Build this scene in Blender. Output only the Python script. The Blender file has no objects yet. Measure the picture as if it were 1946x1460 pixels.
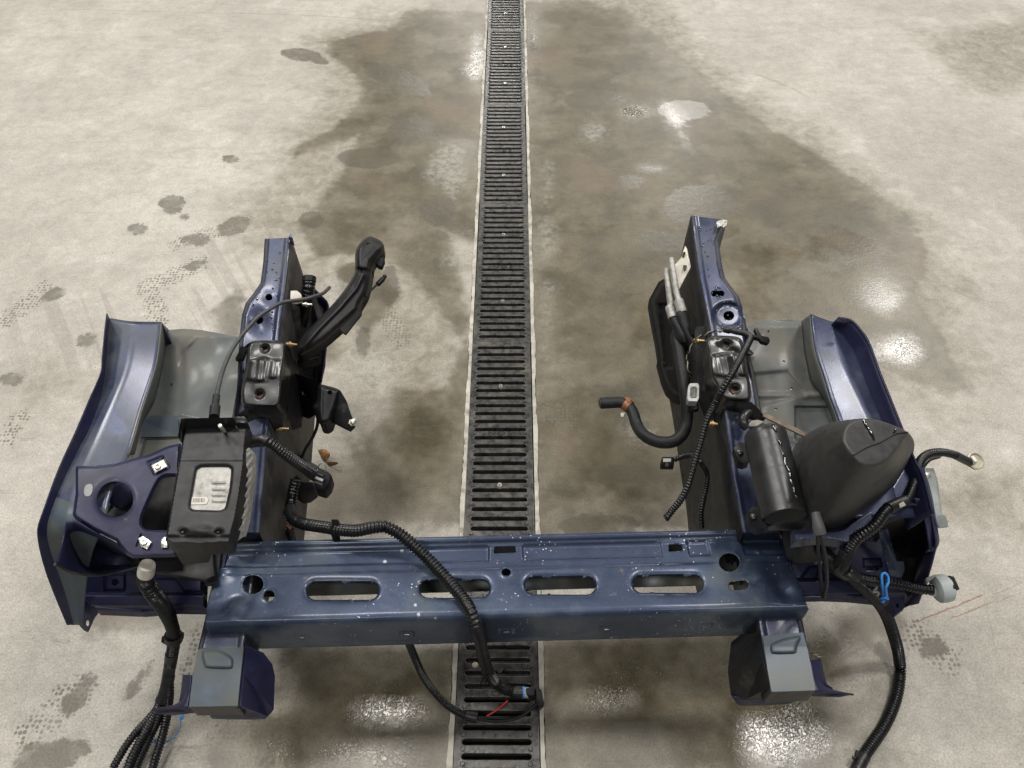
import bpy, bmesh, math, random
import numpy as np
from mathutils import Vector
random.seed(4); rng = np.random.default_rng(7)
S = bpy.context.scene
C = S.collection
# ------------------------------------------------------------------ camera
FPX, CH, PITCH = 1462.0, 1.47, math.radians(49.0)
cam = bpy.data.cameras.new('camera'); cam.lens = FPX/1946*36; cam.sensor_width = 36
cam.clip_start = .02; cam.clip_end = 200
co = bpy.data.objects.new('camera', cam); C.objects.link(co)
co.location = (0, 0, CH); co.rotation_euler = (math.pi/2-PITCH, 0, 0); S.camera = co
# ------------------------------------------------------------------ world and lamps
w = bpy.data.worlds.new('World'); S.world = w; w.use_nodes = True
bg = w.node_tree.nodes['Background']; bg.inputs[0].default_value = (.93, .96, 1, 1); bg.inputs[1].default_value = .15
def lamp(x, y, z, p, sx=1.2, sy=.35, col=(1, .965, .92)):
    l = bpy.data.lights.new('ceiling_or_fill_lamp', 'AREA'); l.shape = 'RECTANGLE'; l.size = sx; l.size_y = sy
    l.energy = p; l.color = col
    o = bpy.data.objects.new('ceiling_or_fill_lamp', l); C.objects.link(o); o.location = (x, y, z)
for (x, y, p, sx, sy) in [(2.0, 2.0, 125, 1.3, .6), (-1.25, 2.15, 100, 1.3, .6), (4.5, 6.2, 230, .8, .7), (-3.6, 5.6, 190, .8, .6), (2.6, 10.8, 220, .8, .6), (-.7, 13, 240, .8, .6), (-3.15, 2.1, 90, .7, .7),
                        (2.2, -1.8, 62, 1.3, .6), (-1.6, -1.8, 62, 1.3, .6)]:  # these two are added fill lights on the camera side
    lamp(x, y, 5, p, sx, sy)
S.view_settings.view_transform = 'Standard'; S.view_settings.look = 'None'
S.view_settings.exposure = 0; S.view_settings.gamma = 1
S.render.engine = 'CYCLES'
S.cycles.use_denoising = True; S.cycles.max_bounces = 6; S.cycles.caustics_reflective = False; S.cycles.caustics_refractive = False
S.cycles.sample_clamp_indirect = 4
# ------------------------------------------------------------------ pixel -> point at a known height
SN, CS = math.sin(PITCH), math.cos(PITCH)
def W(x, y, z):
    u = (x-973)/FPX; v = (y-730)/FPX
    t = (CH-z)/(SN+v*CS)
    return (u*t, (CS-v*SN)*t, z)
def Wn(x, y, z):
    u = (x-973)/FPX; v = (y-730)/FPX; t = (CH-z)/(SN+v*CS)
    return np.stack([u*t, (CS-v*SN)*t, z], -1)
VW = dict(A=(50,420,3.65), B=(400,420,3.65), C=(50,760,3.174), D=(400,760,3.892), E=(180,1000,3.175), F=(550,980,3.042),
          G=(1200,380,4.563), H=(1100,620,3.65), I=(1380,560,3.65), J=(1380,760,3.174), K=(1250,980,3.65), M=(1500,1000,3.175),
          N=(800,600,3.246), O=(800,1150,4.709), P=(0,0,1))
def V(k, pts):
    ox, oy, s = VW[k]
    return [(ox+p[0]/s, oy+p[1]/s)+tuple(p[2:]) for p in pts]
def interp(keys):
    k = sorted(keys); a = np.array([i[0] for i in k], float); b = np.array([i[1] for i in k], float)
    return lambda y: np.interp(y, a, b)
ZR = interp([(400,.505),(430,.50),(600,.45),(860,.37),(1012,.327),(1030,.282),(1230,.266),(1400,.262)])      # rail tops, by picture row
ZL = interp([(560,.52),(620,.515),(1000,.44),(1100,.40),(1200,.33)])                             # upper ledges
# ------------------------------------------------------------------ materials
def newmat(name):
    m = bpy.data.materials.new(name); m.use_nodes = True
    nt = m.node_tree; b = nt.nodes['Principled BSDF']
    return m, nt, b
def N(nt, t, **kw):
    n = nt.nodes.new(t)
    for k, v in kw.items():
        if k.startswith('i_'): n.inputs[int(k[2:])].default_value = v
        else: setattr(n, k, v)
    return n
def L(nt, a, b): nt.links.new(a, b)
def noise(nt, vec, scale, detail=4, rough=.55, dist=0):
    n = N(nt, 'ShaderNodeTexNoise'); n.inputs['Scale'].default_value = scale; n.inputs['Detail'].default_value = detail
    n.inputs['Roughness'].default_value = rough; n.inputs['Distortion'].default_value = dist
    L(nt, vec, n.inputs['Vector']); return n.outputs['Fac']
def mr(nt, v, a, b, c=0, d=1, smooth=True):
    n = N(nt, 'ShaderNodeMapRange'); n.interpolation_type = 'SMOOTHSTEP' if smooth else 'LINEAR'
    L(nt, v, n.inputs[0]); n.inputs[1].default_value = a; n.inputs[2].default_value = b; n.inputs[3].default_value = c; n.inputs[4].default_value = d
    return n.outputs[0]
def mth(nt, op, a, b=None):
    n = N(nt, 'ShaderNodeMath', operation=op)
    for i, v in enumerate((a, b)):
        if v is None: continue
        if isinstance(v, (int, float)): n.inputs[i].default_value = v
        else: L(nt, v, n.inputs[i])
    return n.outputs[0]
def mix(nt, f, a, b):
    n = N(nt, 'ShaderNodeMix', data_type='RGBA')
    for s, v in ((n.inputs[0], f), (n.inputs[6], a), (n.inputs[7], b)):
        if isinstance(v, (int, float)): s.default_value = v
        elif isinstance(v, tuple): s.default_value = (*v[:3], 1)
        else: L(nt, v, s)
    return n.outputs[2]
def bump(nt, b, h, strength, dist=.002):
    n = N(nt, 'ShaderNodeBump'); n.inputs['Strength'].default_value = strength; n.inputs['Distance'].default_value = dist
    L(nt, h, n.inputs['Height']); L(nt, n.outputs[0], b.inputs['Normal']); return n
def coords(nt, scale=None):
    t = N(nt, 'ShaderNodeTexCoord')
    if scale:
        m = N(nt, 'ShaderNodeMapping'); m.inputs['Scale'].default_value = scale; L(nt, t.outputs['Object'], m.inputs[0]); return m.outputs[0]
    return t.outputs['Object']
def paint(name, base, base2, dust, dustamt=.35, metallic=.55, rough=.36, coat=.7, specks=.0, rust=.0, spec=.5):
    m, nt, b = newmat(name); c = coords(nt); b.inputs['Specular IOR Level'].default_value = spec
    n1 = noise(nt, c, 5, 6, .6); n2 = noise(nt, c, 17, 5, .6, .4); n3 = noise(nt, c, 900, 2)
    col = mix(nt, mr(nt, n1, .38, .62), base, base2)
    fl = mix(nt, mr(nt, n3, .3, .75), tuple(x*.72 for x in base), tuple(min(1, x*1.5) for x in base2))
    col = mix(nt, .4, col, fl)
    dm = mr(nt, mth(nt, 'ADD', n1, mth(nt, 'MULTIPLY', n2, .5)), .86-dustamt*.35, 1.08-dustamt*.3)
    dm = mth(nt, 'MULTIPLY', dm, min(1, dustamt*1.6))
    col = mix(nt, dm, col, dust)
    if specks:
        v = N(nt, 'ShaderNodeTexVoronoi'); v.inputs['Scale'].default_value = 130; L(nt, c, v.inputs['Vector'])
        sp = mth(nt, 'MULTIPLY', mr(nt, v.outputs['Distance'], .16, .1), mr(nt, noise(nt, c, 11, 3), .56, .62))
        col = mix(nt, sp, col, (.62, .64, .66))
    if specks:
        v = N(nt, 'ShaderNodeTexVoronoi'); v.inputs['Scale'].default_value = 46; L(nt, c, v.inputs['Vector']); wn = noise(nt, c, 240, 2)
        sp = mth(nt, 'MULTIPLY', mr(nt, mth(nt, 'ADD', v.outputs['Distance'], mth(nt, 'MULTIPLY', wn, .25)), .30, .22), mr(nt, noise(nt, c, 9, 3), .60, .64))
        col = mix(nt, mth(nt, 'MULTIPLY', sp, .8), col, (.45, .47, .50))
        col = mix(nt, mth(nt, 'MULTIPLY', mr(nt, noise(nt, c, 55, 6, .75), .60, .72), .35), col, (.30, .32, .36))
    if rust:
        rs = mr(nt, noise(nt, c, 38, 6, .7), .66-rust*.05, .72-rust*.04); col = mix(nt, mth(nt, 'MULTIPLY', rs, .7), col, (.16, .11, .08))
    L(nt, col, b.inputs['Base Color'])
    mt = mth(nt, 'MULTIPLY', mth(nt, 'SUBTRACT', 1, dm), metallic); L(nt, mt, b.inputs['Metallic'])
    rg = mth(nt, 'ADD', mr(nt, n2, .3, .7, rough-.08, rough+.1), mth(nt, 'MULTIPLY', dm, .2)); L(nt, rg, b.inputs['Roughness'])
    b.inputs['Coat Weight'].default_value = coat; b.inputs['Coat Roughness'].default_value = .18
    bump(nt, b, mth(nt, 'ADD', n2, mth(nt, 'MULTIPLY', noise(nt, c, 120, 3), .15)), .25, .003)
    return m
def simple(name, col, rough=.5, metallic=0, var=.25, scale=40, bstr=.2, coat=0, dirt=None, dirtamt=.5, spec=.5, dirtscale=18):
    m, nt, b = newmat(name); c = coords(nt); n = noise(nt, c, scale, 5, .6)
    cc = mix(nt, mr(nt, n, .3, .7), tuple(x*(1-var) for x in col), tuple(min(1, x*(1+var)) for x in col))
    if dirt:
        dn = mr(nt, noise(nt, c, dirtscale, 6, .65), .62-dirtamt*.2, .74-dirtamt*.12); cc = mix(nt, mth(nt, 'MULTIPLY', dn, .8), cc, dirt)
        L(nt, mth(nt, 'ADD', mth(nt, 'MULTIPLY', dn, .25), mr(nt, n, .2, .8, rough-.07, rough+.07)), b.inputs['Roughness'])
    else: L(nt, mr(nt, n, .2, .8, max(.02, rough-.1), rough+.1), b.inputs['Roughness'])
    L(nt, cc, b.inputs['Base Color']); b.inputs['Metallic'].default_value = metallic
    b.inputs['Coat Weight'].default_value = coat; b.inputs['Coat Roughness'].default_value = .08
    b.inputs['Specular IOR Level'].default_value = spec
    if bstr: bump(nt, b, n, bstr, .002)
    return m
BLUE = paint('blue_paint', (.021,.029,.062), (.042,.066,.112), (.095,.115,.13), .42, rough=.44, coat=.35, specks=1, rust=.4)
BLUEP = paint('violet_blue_paint', (.022,.027,.060), (.038,.050,.096), (.085,.092,.10), .45, metallic=.5, rough=.42, coat=.4)
NAVY = paint('navy_paint', (.011,.011,.038), (.017,.019,.055), (.04,.04,.045), .3, metallic=.1, rough=.5, coat=.06, spec=.32, rust=.2)
TEAL = paint('thin_blue_overspray', (.05,.072,.09), (.032,.05,.09), (.085,.094,.082), .7, metallic=.15, rough=.58, coat=.1)
PRIM = paint('grey_green_primer', (.115,.127,.12), (.08,.095,.11), (.125,.12,.10), .7, metallic=.25, rough=.48, coat=.12, rust=.2)
RAILIN = simple('dull_inner_steel', (.03,.028,.03), .5, .2, dirt=(.075,.066,.058), dirtamt=.5)
BLKM = simple('black_enamel', (.012,.012,.012), .36, 0, coat=.22, bstr=.08, dirt=(.045,.042,.038), dirtamt=.5, scale=14)
BLKP = simple('black_plastic', (.008,.008,.009), .46, 0, spec=.32, dirt=(.03,.03,.03), dirtamt=.2)
BLKD = simple('black_bracket_steel', (.010,.010,.011), .46, .05, spec=.35, dirt=(.05,.046,.04), dirtamt=.3)
RUB = simple('rubber', (.010,.011,.012), .55, 0, spec=.35, dirt=(.05,.055,.06), dirtamt=.25, dirtscale=30)
COR = simple('corrugated_loom', (.006,.006,.007), .30, 0, var=.2, dirt=(.03,.03,.03), dirtamt=.2, bstr=0)
TAPE = simple('black_tape', (.012,.012,.013), .4, bstr=.3, scale=90)
ALU = simple('dull_aluminium', (.36,.355,.33), .55, .35, dirt=(.22,.2,.17), dirtamt=.5, scale=120)
ZINC = simple('zinc_steel', (.62,.61,.55), .3, .9, dirt=(.3,.22,.12), dirtamt=.4, scale=150)
BRASS = simple('brass', (.42,.30,.14), .4, .85, dirt=(.12,.09,.06), dirtamt=.4)
ORNG = simple('rusty_orange_clamp', (.26,.11,.055), .55, .4, dirt=(.12,.05,.03))
WHITE = simple('pale_plastic', (.55,.52,.45), .45, var=.15)
GREYP = simple('pale_grey_plastic', (.36,.40,.39), .5, var=.12, dirt=(.2,.2,.19), dirtamt=.4)
GREYC = simple('grey_connector_plastic', (.22,.23,.23), .45)
SKY = simple('blue_plastic', (.03,.22,.60), .4)
RED = simple('red_wire', (.45,.02,.015), .4)
LEAF = simple('dry_leaf', (.24,.12,.04), .6, var=.5, scale=60)
RUST = simple('rust', (.12,.055,.03), .8, var=.4)
IRON = simple('cast_iron', (.060,.058,.054), .30, .2, var=.45, scale=55, bstr=.8, dirt=(.13,.115,.085), dirtamt=.45, dirtscale=11)
EDGE = simple('pale_channel_edge', (.40,.38,.32), .6, var=.3, scale=25, bstr=.4, dirt=(.15,.13,.10), dirtamt=.45)
DARK = simple('wet_channel_wall', (.03,.028,.024), .5, var=.5, scale=20)
# floor
def floor_mat():
    m, nt, b = newmat('stained_wet_concrete'); c = coords(nt)
    def at(n): a = N(nt, 'ShaderNodeAttribute', attribute_name=n); return a.outputs['Fac']
    nA = noise(nt, c, 1.6, 8, .6, .3); nB = noise(nt, c, 7, 8, .62, .2); nC = noise(nt, c, 45, 5, .6); nD = noise(nt, c, 260, 3, .6); nE = noise(nt, c, 700, 2)
    nF = noise(nt, c, 24, 6, .7, .5); nG = noise(nt, c, 90, 4, .65)
    cs = coords(nt, (2.5, 22, 1)); nS = noise(nt, cs, 1.0, 5, .6, .6)
    col = mix(nt, mr(nt, nA, .3, .7), (.36,.336,.29), (.47,.443,.39))
    col = mix(nt, mth(nt, 'MULTIPLY', mr(nt, nB, .48, .72), .5), col, (.30,.285,.245))
    col = mix(nt, mth(nt, 'MULTIPLY', mr(nt, nB, .46, .3), .4), col, (.56,.54,.49))
    col = mix(nt, mth(nt, 'MULTIPLY', mr(nt, nS, .50, .70), .28), col, (.31,.295,.26))
    col = mix(nt, mth(nt, 'MULTIPLY', mr(nt, nC, .5, .75), .35), col, (.27,.255,.22))
    grain = mr(nt, nD, .3, .7, .74, 1.2, False)
    # tyre streaks
    st = at('streak'); wv = noise(nt, coords(nt, (60, 1.5, 1)), 1, 2)
    cs2 = N(nt, 'ShaderNodeMapping'); cs2.inputs['Rotation'].default_value = (0, 0, math.radians(-32)); t = N(nt, 'ShaderNodeTexCoord'); L(nt, t.outputs['Object'], cs2.inputs[0])
    cs3 = N(nt, 'ShaderNodeMapping'); cs3.inputs['Scale'].default_value = (34, 1.2, 1); L(nt, cs2.outputs[0], cs3.inputs[0])
    wv = noise(nt, cs3.outputs[0], 1, 3, .5)
    col = mix(nt, mth(nt, 'MULTIPLY', mth(nt, 'MULTIPLY', mr(nt, wv, .48, .56), mr(nt, st, 0, .04)), .42), col, (.25,.235,.2))
    # damp
    wob = mth(nt, 'ADD', mth(nt, 'ADD', mth(nt, 'MULTIPLY', mth(nt, 'SUBTRACT', nA, .5), .16), mth(nt, 'MULTIPLY', mth(nt, 'SUBTRACT', nB, .5), .12)), mth(nt, 'MULTIPLY', mth(nt, 'SUBTRACT', nC, .5), .05))
    tint = mr(nt, mth(nt, 'ADD', at('tint'), mth(nt, 'MULTIPLY', wob, 2.5)), -.10, .16)
    col = mix(nt, mth(nt, 'MULTIPLY', tint, .74), col, mix(nt, mr(nt, nF, .35, .65), (.175,.155,.11), (.26,.235,.185)))
    damp = mr(nt, mth(nt, 'ADD', at('damp'), mth(nt, 'MULTIPLY', wob, .75)), -.018, .022)
    dep = mr(nt, mth(nt, 'ADD', at('damp'), mth(nt, 'MULTIPLY', wob, 2.2)), .0, .16)
    dc = mix(nt, mr(nt, nB, .36, .66), (.128,.108,.066), (.072,.061,.035))
    dc = mix(nt, mth(nt, 'MULTIPLY', mr(nt, nC, .45, .7), .45), dc, (.08,.071,.048))
    dc = mix(nt, mth(nt, 'MULTIPLY', mr(nt, nA, .56, .68), .6), dc, (.07,.06,.04))
    dc = mix(nt, mth(nt, 'MULTIPLY', mr(nt, noise(nt, c, 4.3, 5, .55), .54, .64), .28), dc, (.24,.22,.165))
    col = mix(nt, mth(nt, 'MULTIPLY', damp, mth(nt, 'ADD', .74, mth(nt, 'MULTIPLY', dep, .25))), col, dc)
    mm = N(nt, 'ShaderNodeMix', data_type='RGBA', blend_type='MULTIPLY'); mm.inputs[0].default_value = 1; L(nt, col, mm.inputs[6])
    fv = mth(nt, 'MULTIPLY', mr(nt, nF, .3, .7, .87, 1.12, False), mr(nt, nG, .3, .7, .9, 1.1, False)); cb0 = N(nt, 'ShaderNodeCombineColor'); [L(nt, fv, cb0.inputs[i]) for i in range(3)]; L(nt, cb0.outputs[0], mm.inputs[7]); col = mm.outputs[2]
    # brown tinge near the drain
    col = mix(nt, mth(nt, 'MULTIPLY', mth(nt, 'MULTIPLY', damp, mr(nt, noise(nt, c, 2.6, 4), .54, .66)), .5), col, (.15,.11,.07))
    pale = mth(nt, 'MULTIPLY', mr(nt, mth(nt, 'ADD', at('pale'), mth(nt, 'MULTIPLY', wob, 1.5)), -.02, .06), mr(nt, nC, .35, .6, .3, 1))  # residue patches, with ceiling and lamp reflections painted into the floor colour
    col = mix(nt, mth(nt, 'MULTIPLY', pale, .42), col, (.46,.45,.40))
    # small dark spots
    spot = mr(nt, mth(nt, 'ADD', at('spot'), mth(nt, 'ADD', mth(nt, 'MULTIPLY', mth(nt, 'SUBTRACT', nF, .5), .05), mth(nt, 'MULTIPLY', mth(nt, 'SUBTRACT', nG, .5), .03))), -.004, .006)
    col = mix(nt, mth(nt, 'MULTIPLY', mth(nt, 'MULTIPLY', spot, mr(nt, nF, .3, .6, .6, 1)), .85), col, mix(nt, nB, (.125,.110,.080), (.070,.061,.042)))
    # sole prints: rows of small lugs
    vo = N(nt, 'ShaderNodeTexVoronoi'); vo.inputs['Scale'].default_value = 105; vo.inputs['Randomness'].default_value = .42; L(nt, c, vo.inputs['Vector'])
    pr = mth(nt, 'MULTIPLY', mr(nt, vo.outputs['Distance'], .44, .33), mr(nt, mth(nt, 'ADD', at('print'), mth(nt, 'MULTIPLY', mth(nt, 'SUBTRACT', nC, .5), .06)), -.004, .008))
    pr = mth(nt, 'MULTIPLY', pr, mr(nt, nB, .36, .5, .55, 1))
    col = mix(nt, mth(nt, 'MULTIPLY', pr, .85), col, (.13,.115,.085))
    # rust scratches and a hairline crack
    sx = N(nt, 'ShaderNodeSeparateXYZ'); L(nt, c, sx.inputs[0])
    def seg(a, b_, wd, jit=.003):
        a = W(*a, 0); b2 = W(*b_, 0); dx, dy = b2[0]-a[0], b2[1]-a[1]; l = math.hypot(dx, dy); dx /= l; dy /= l
        px = mth(nt, 'SUBTRACT', sx.outputs[0], a[0]); py = mth(nt, 'SUBTRACT', sx.outputs[1], a[1])
        al = mth(nt, 'ADD', mth(nt, 'MULTIPLY', px, dx), mth(nt, 'MULTIPLY', py, dy)); ac = mth(nt, 'SUBTRACT', mth(nt, 'MULTIPLY', py, dx), mth(nt, 'MULTIPLY', px, dy))
        ac = mth(nt, 'ABSOLUTE', mth(nt, 'ADD', ac, mth(nt, 'MULTIPLY', mth(nt, 'SUBTRACT', nF, .5), jit*4)))
        ends = mth(nt, 'MULTIPLY', mr(nt, al, 0, .02), mr(nt, al, l, l-.02)); return mth(nt, 'MULTIPLY', mr(nt, ac, wd, wd*.3), ends)
    for a_, b_, wd, k_, cl in (((1730,1187),(1876,1127),.0024,.7,(.22,.09,.05)), ((1800,1178),(1892,1142),.0022,.65,(.24,.12,.07)), ((1880,1135),(1950,1103),.0018,.4,(.26,.15,.09)), ((1890,1147),(1950,1122),.0018,.4,(.26,.15,.09)),
                            ((1430,138),(1500,165),.012,.3,(.24,.17,.10)), ((1500,165),(1545,190),.010,.3,(.24,.17,.10)), ((130,18),(560,28),.0022,.6,(.12,.11,.09)), ((560,28),(925,50),.0022,.6,(.12,.11,.09)), ((1870,1130),(1905,1300),.0016,.3,(.2,.18,.15)), ((1570,1270),(1640,1230),.005,.5,(.14,.10,.05))):
        col = mix(nt, mth(nt, 'MULTIPLY', seg(a_, b_, wd), k_), col, cl)
    # grit
    v2 = N(nt, 'ShaderNodeTexVoronoi'); v2.inputs['Scale'].default_value = 28; L(nt, c, v2.inputs['Vector'])
    col = mix(nt, mth(nt, 'MULTIPLY', mr(nt, v2.outputs['Distance'], .06, .03), .7), col, (.05,.045,.035))
    v3 = N(nt, 'ShaderNodeTexVoronoi'); v3.inputs['Scale'].default_value = 85; L(nt, c, v3.inputs['Vector'])
    col = mix(nt, mth(nt, 'MULTIPLY', mth(nt, 'MULTIPLY', mr(nt, v3.outputs['Distance'], .13, .07), mr(nt, nF, .45, .6)), .6), col, (.09,.08,.06))
    for sc_, ro_, st_ in ((2.3, .3, .30), (5.1, 1.9, .22)):      # hairline scratches and trowel marks
        mp = N(nt, 'ShaderNodeMapping'); mp.inputs['Rotation'].default_value = (0, 0, ro_); mp.inputs['Scale'].default_value = (1, 3.2, 1); L(nt, c, mp.inputs[0])
        hl = mth(nt, 'ABSOLUTE', mth(nt, 'SUBTRACT', noise(nt, mp.outputs[0], sc_, 3, .5), .5))
        col = mix(nt, mth(nt, 'MULTIPLY', mth(nt, 'MULTIPLY', mr(nt, hl, .0035, .0008), mr(nt, nB, .45, .6)), st_), col, (.16,.145,.115))
    g = N(nt, 'ShaderNodeMix', data_type='RGBA', blend_type='MULTIPLY'); g.inputs[0].default_value = 1
    L(nt, col, g.inputs[6]); cb = N(nt, 'ShaderNodeCombineColor'); [L(nt, grain, cb.inputs[i]) for i in range(3)]; L(nt, cb.outputs[0], g.inputs[7])
    L(nt, g.outputs[2], b.inputs['Base Color'])
    wet = mr(nt, mth(nt, 'ADD', at('wet'), mth(nt, 'ADD', mth(nt, 'MULTIPLY', wob, 1.3), mth(nt, 'MULTIPLY', mth(nt, 'SUBTRACT', nD, .5), .10))), -.03, .05)
    r = mth(nt, 'SUBTRACT', .62, mth(nt, 'MULTIPLY', damp, .22)); r = mth(nt, 'SUBTRACT', r, mth(nt, 'MULTIPLY', spot, .1))
    nr = N(nt, 'ShaderNodeMix', data_type='FLOAT'); L(nt, wet, nr.inputs[0]); L(nt, r, nr.inputs[2]); L(nt, mr(nt, at('grain'), -.03, .06, .24, .16), nr.inputs[3])
    L(nt, nr.outputs[0], b.inputs['Roughness']); b.inputs['Specular IOR Level'].default_value = .5
    hd = mth(nt, 'ADD', mth(nt, 'MULTIPLY', nD, .5), mth(nt, 'ADD', mth(nt, 'MULTIPLY', nC, 1.1), mth(nt, 'MULTIPLY', nE, .10)))
    hw_ = mth(nt, 'ADD', mth(nt, 'MULTIPLY', mr(nt, noise(nt, c, 150, 2, .5, .8), .42, .62), .30), mth(nt, 'MULTIPLY', nC, .9))
    hm = N(nt, 'ShaderNodeMix', data_type='FLOAT'); L(nt, wet, hm.inputs[0]); L(nt, hd, hm.inputs[2]); L(nt, hw_, hm.inputs[3]); hh = hm.outputs[0]
    bp = bump(nt, b, hh, .5, .0018)
    bs = mth(nt, 'ADD', mr(nt, wet, 0, 1, .30, .10), mth(nt, 'MULTIPLY', wet, mth(nt, 'MULTIPLY', mr(nt, at('grain'), -.03, .06), mr(nt, nB, .35, .6, .12, .55)))); L(nt, bs, bp.inputs['Strength'])
    return m
FLOOR = floor_mat()
# ------------------------------------------------------------------ mesh helpers
def link(name, me, mats, parent=None, smooth=40):
    me.validate()
    if smooth:
        me.polygons.foreach_set('use_smooth', [True]*len(me.polygons)); me.set_sharp_from_angle(angle=math.radians(smooth))
    for m in (mats if isinstance(mats, (list, tuple)) else [mats]): me.materials.append(m)
    o = bpy.data.objects.new(name, me); C.objects.link(o)
    if parent is not None:
        o.parent = parent
        ox = parent
        loc = Vector((0, 0, 0))
        while ox is not None: loc += ox.location; ox = ox.parent
        me.transform(__import__('mathutils').Matrix.Translation(-loc))
    return o
def mesh(verts, faces, name='m'):
    me = bpy.data.meshes.new(name); me.from_pydata([tuple(map(float, v)) for v in verts], [], faces); return me
def tag(o, label, cat=None, group=None, kind=None):
    if label: o['label'] = label
    if cat: o['category'] = cat
    if group: o['group'] = group
    if kind: o['kind'] = kind
    return o
def thing(name, loc, label, cat, group=None):
    o = bpy.data.objects.new(name, None); C.objects.link(o); o.location = loc; o.empty_display_size = .05
    return tag(o, label, cat, group)
def solid(o, t, off=-1):
    md = o.modifiers.new('thickness', 'SOLIDIFY'); md.thickness = t; md.offset = off; return o
def sdpoly(X, Y, poly):
    """signed distance, positive inside"""
    P = np.array(poly, float)[:, :2]; d = np.full(X.shape, 1e9); ins = np.zeros(X.shape, bool); n = len(P)
    for i in range(n):
        ax, ay = P[i]; bx, by = P[(i+1) % n]; ex, ey = bx-ax, by-ay; l = ex*ex+ey*ey+1e-12
        t = np.clip(((X-ax)*ex+(Y-ay)*ey)/l, 0, 1); d = np.minimum(d, np.hypot(X-ax-t*ex, Y-ay-t*ey))
        c = ((ay > Y) != (by > Y)); xi = ax+(Y-ay)*ex/(ey if abs(ey) > 1e-12 else 1e-12); ins ^= (c & (X < xi))
    return np.where(ins, d, -d)
def sdline(X, Y, pl):
    d = np.full(X.shape, 1e9)
    for (a, b) in zip(pl[:-1], pl[1:]):
        ex, ey = b[0]-a[0], b[1]-a[1]; l = ex*ex+ey*ey+1e-12
        t = np.clip(((X-a[0])*ex+(Y-a[1])*ey)/l, 0, 1); d = np.minimum(d, np.hypot(X-a[0]-t*ex, Y-a[1]-t*ey))
    return d
def crom(pts, n=6, closed=False):
    P = np.array(pts, float); out = []; m = len(P)
    rngi = range(m) if closed else range(m-1)
    for i in rngi:
        if closed: p0, p1, p2, p3 = P[(i-1) % m], P[i], P[(i+1) % m], P[(i+2) % m]
        else:
            p1, p2 = P[i], P[i+1]; p0 = P[i-1] if i else 2*p1-p2; p3 = P[i+2] if i+2 < m else 2*p2-p1
        for k in range(n):
            t = k/n; out.append(.5*((2*p1)+(-p0+p2)*t+(2*p0-5*p1+4*p2-p3)*t*t+(-p0+3*p1-3*p2+p3)*t**3))
    if not closed: out.append(P[-1])
    return np.array(out)
def rnd(poly, r=.25, n=2):
    P = [np.array(p[:2], float) for p in poly]
    for _ in range(n):
        Q = []
        for i in range(len(P)):
            a, b = P[i], P[(i+1) % len(P)]; Q += [a+(b-a)*r, b-(b-a)*r]
        P = Q
    return [tuple(p) for p in P]
def ell(cx, cy, rx, ry=None, rot=0, n=28):
    ry = ry or rx; c, s = math.cos(rot), math.sin(rot)
    return [(cx+rx*math.cos(a)*c-ry*math.sin(a)*s, cy+rx*math.cos(a)*s+ry*math.sin(a)*c) for a in np.linspace(0, 2*math.pi, n, endpoint=False)]
def slot(x0, y0, x1, y1, r, n=10):
    a = math.atan2(y1-y0, x1-x0); o = []
    for (cx, cy, st) in ((x1, y1, a-math.pi/2), (x0, y0, a+math.pi/2)):
        for k in range(n+1): t = st+math.pi*k/n; o.append((cx+r*math.cos(t), cy+r*math.sin(t)))
    return o
def tps(pts):
    P = np.array(pts, float); n = len(P); sc = 300.
    X = P[:, :2]/sc
    def K(r): return np.where(r > 1e-9, r*r*np.log(r+1e-12), 0)
    A = np.zeros((n+3, n+3)); r = np.hypot(X[:, None, 0]-X[None, :, 0], X[:, None, 1]-X[None, :, 1])
    A[:n, :n] = K(r)+np.eye(n)*1e-6; A[:n, n] = 1; A[:n, n+1:] = X; A[n, :n] = 1; A[n+1:, :n] = X.T
    s = np.linalg.solve(A, np.concatenate([P[:, 2], [0, 0, 0]]))
    def f(x, y):
        x = np.asarray(x, float)/sc; y = np.asarray(y, float)/sc; z = s[n]+s[n+1]*x+s[n+2]*y
        for i in range(n): z = z+s[i]*K(np.hypot(x-X[i, 0], y-X[i, 1]))
        return z
    return f
def lin(pts):      # a plane (least squares) through (x, y, z) picture points
    P = np.array(pts, float); A = np.c_[P[:, 0], P[:, 1], np.ones(len(P))]; k = np.linalg.lstsq(A, P[:, 2], rcond=None)[0]
    return lambda x, y: k[0]*x+k[1]*y+k[2]
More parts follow.
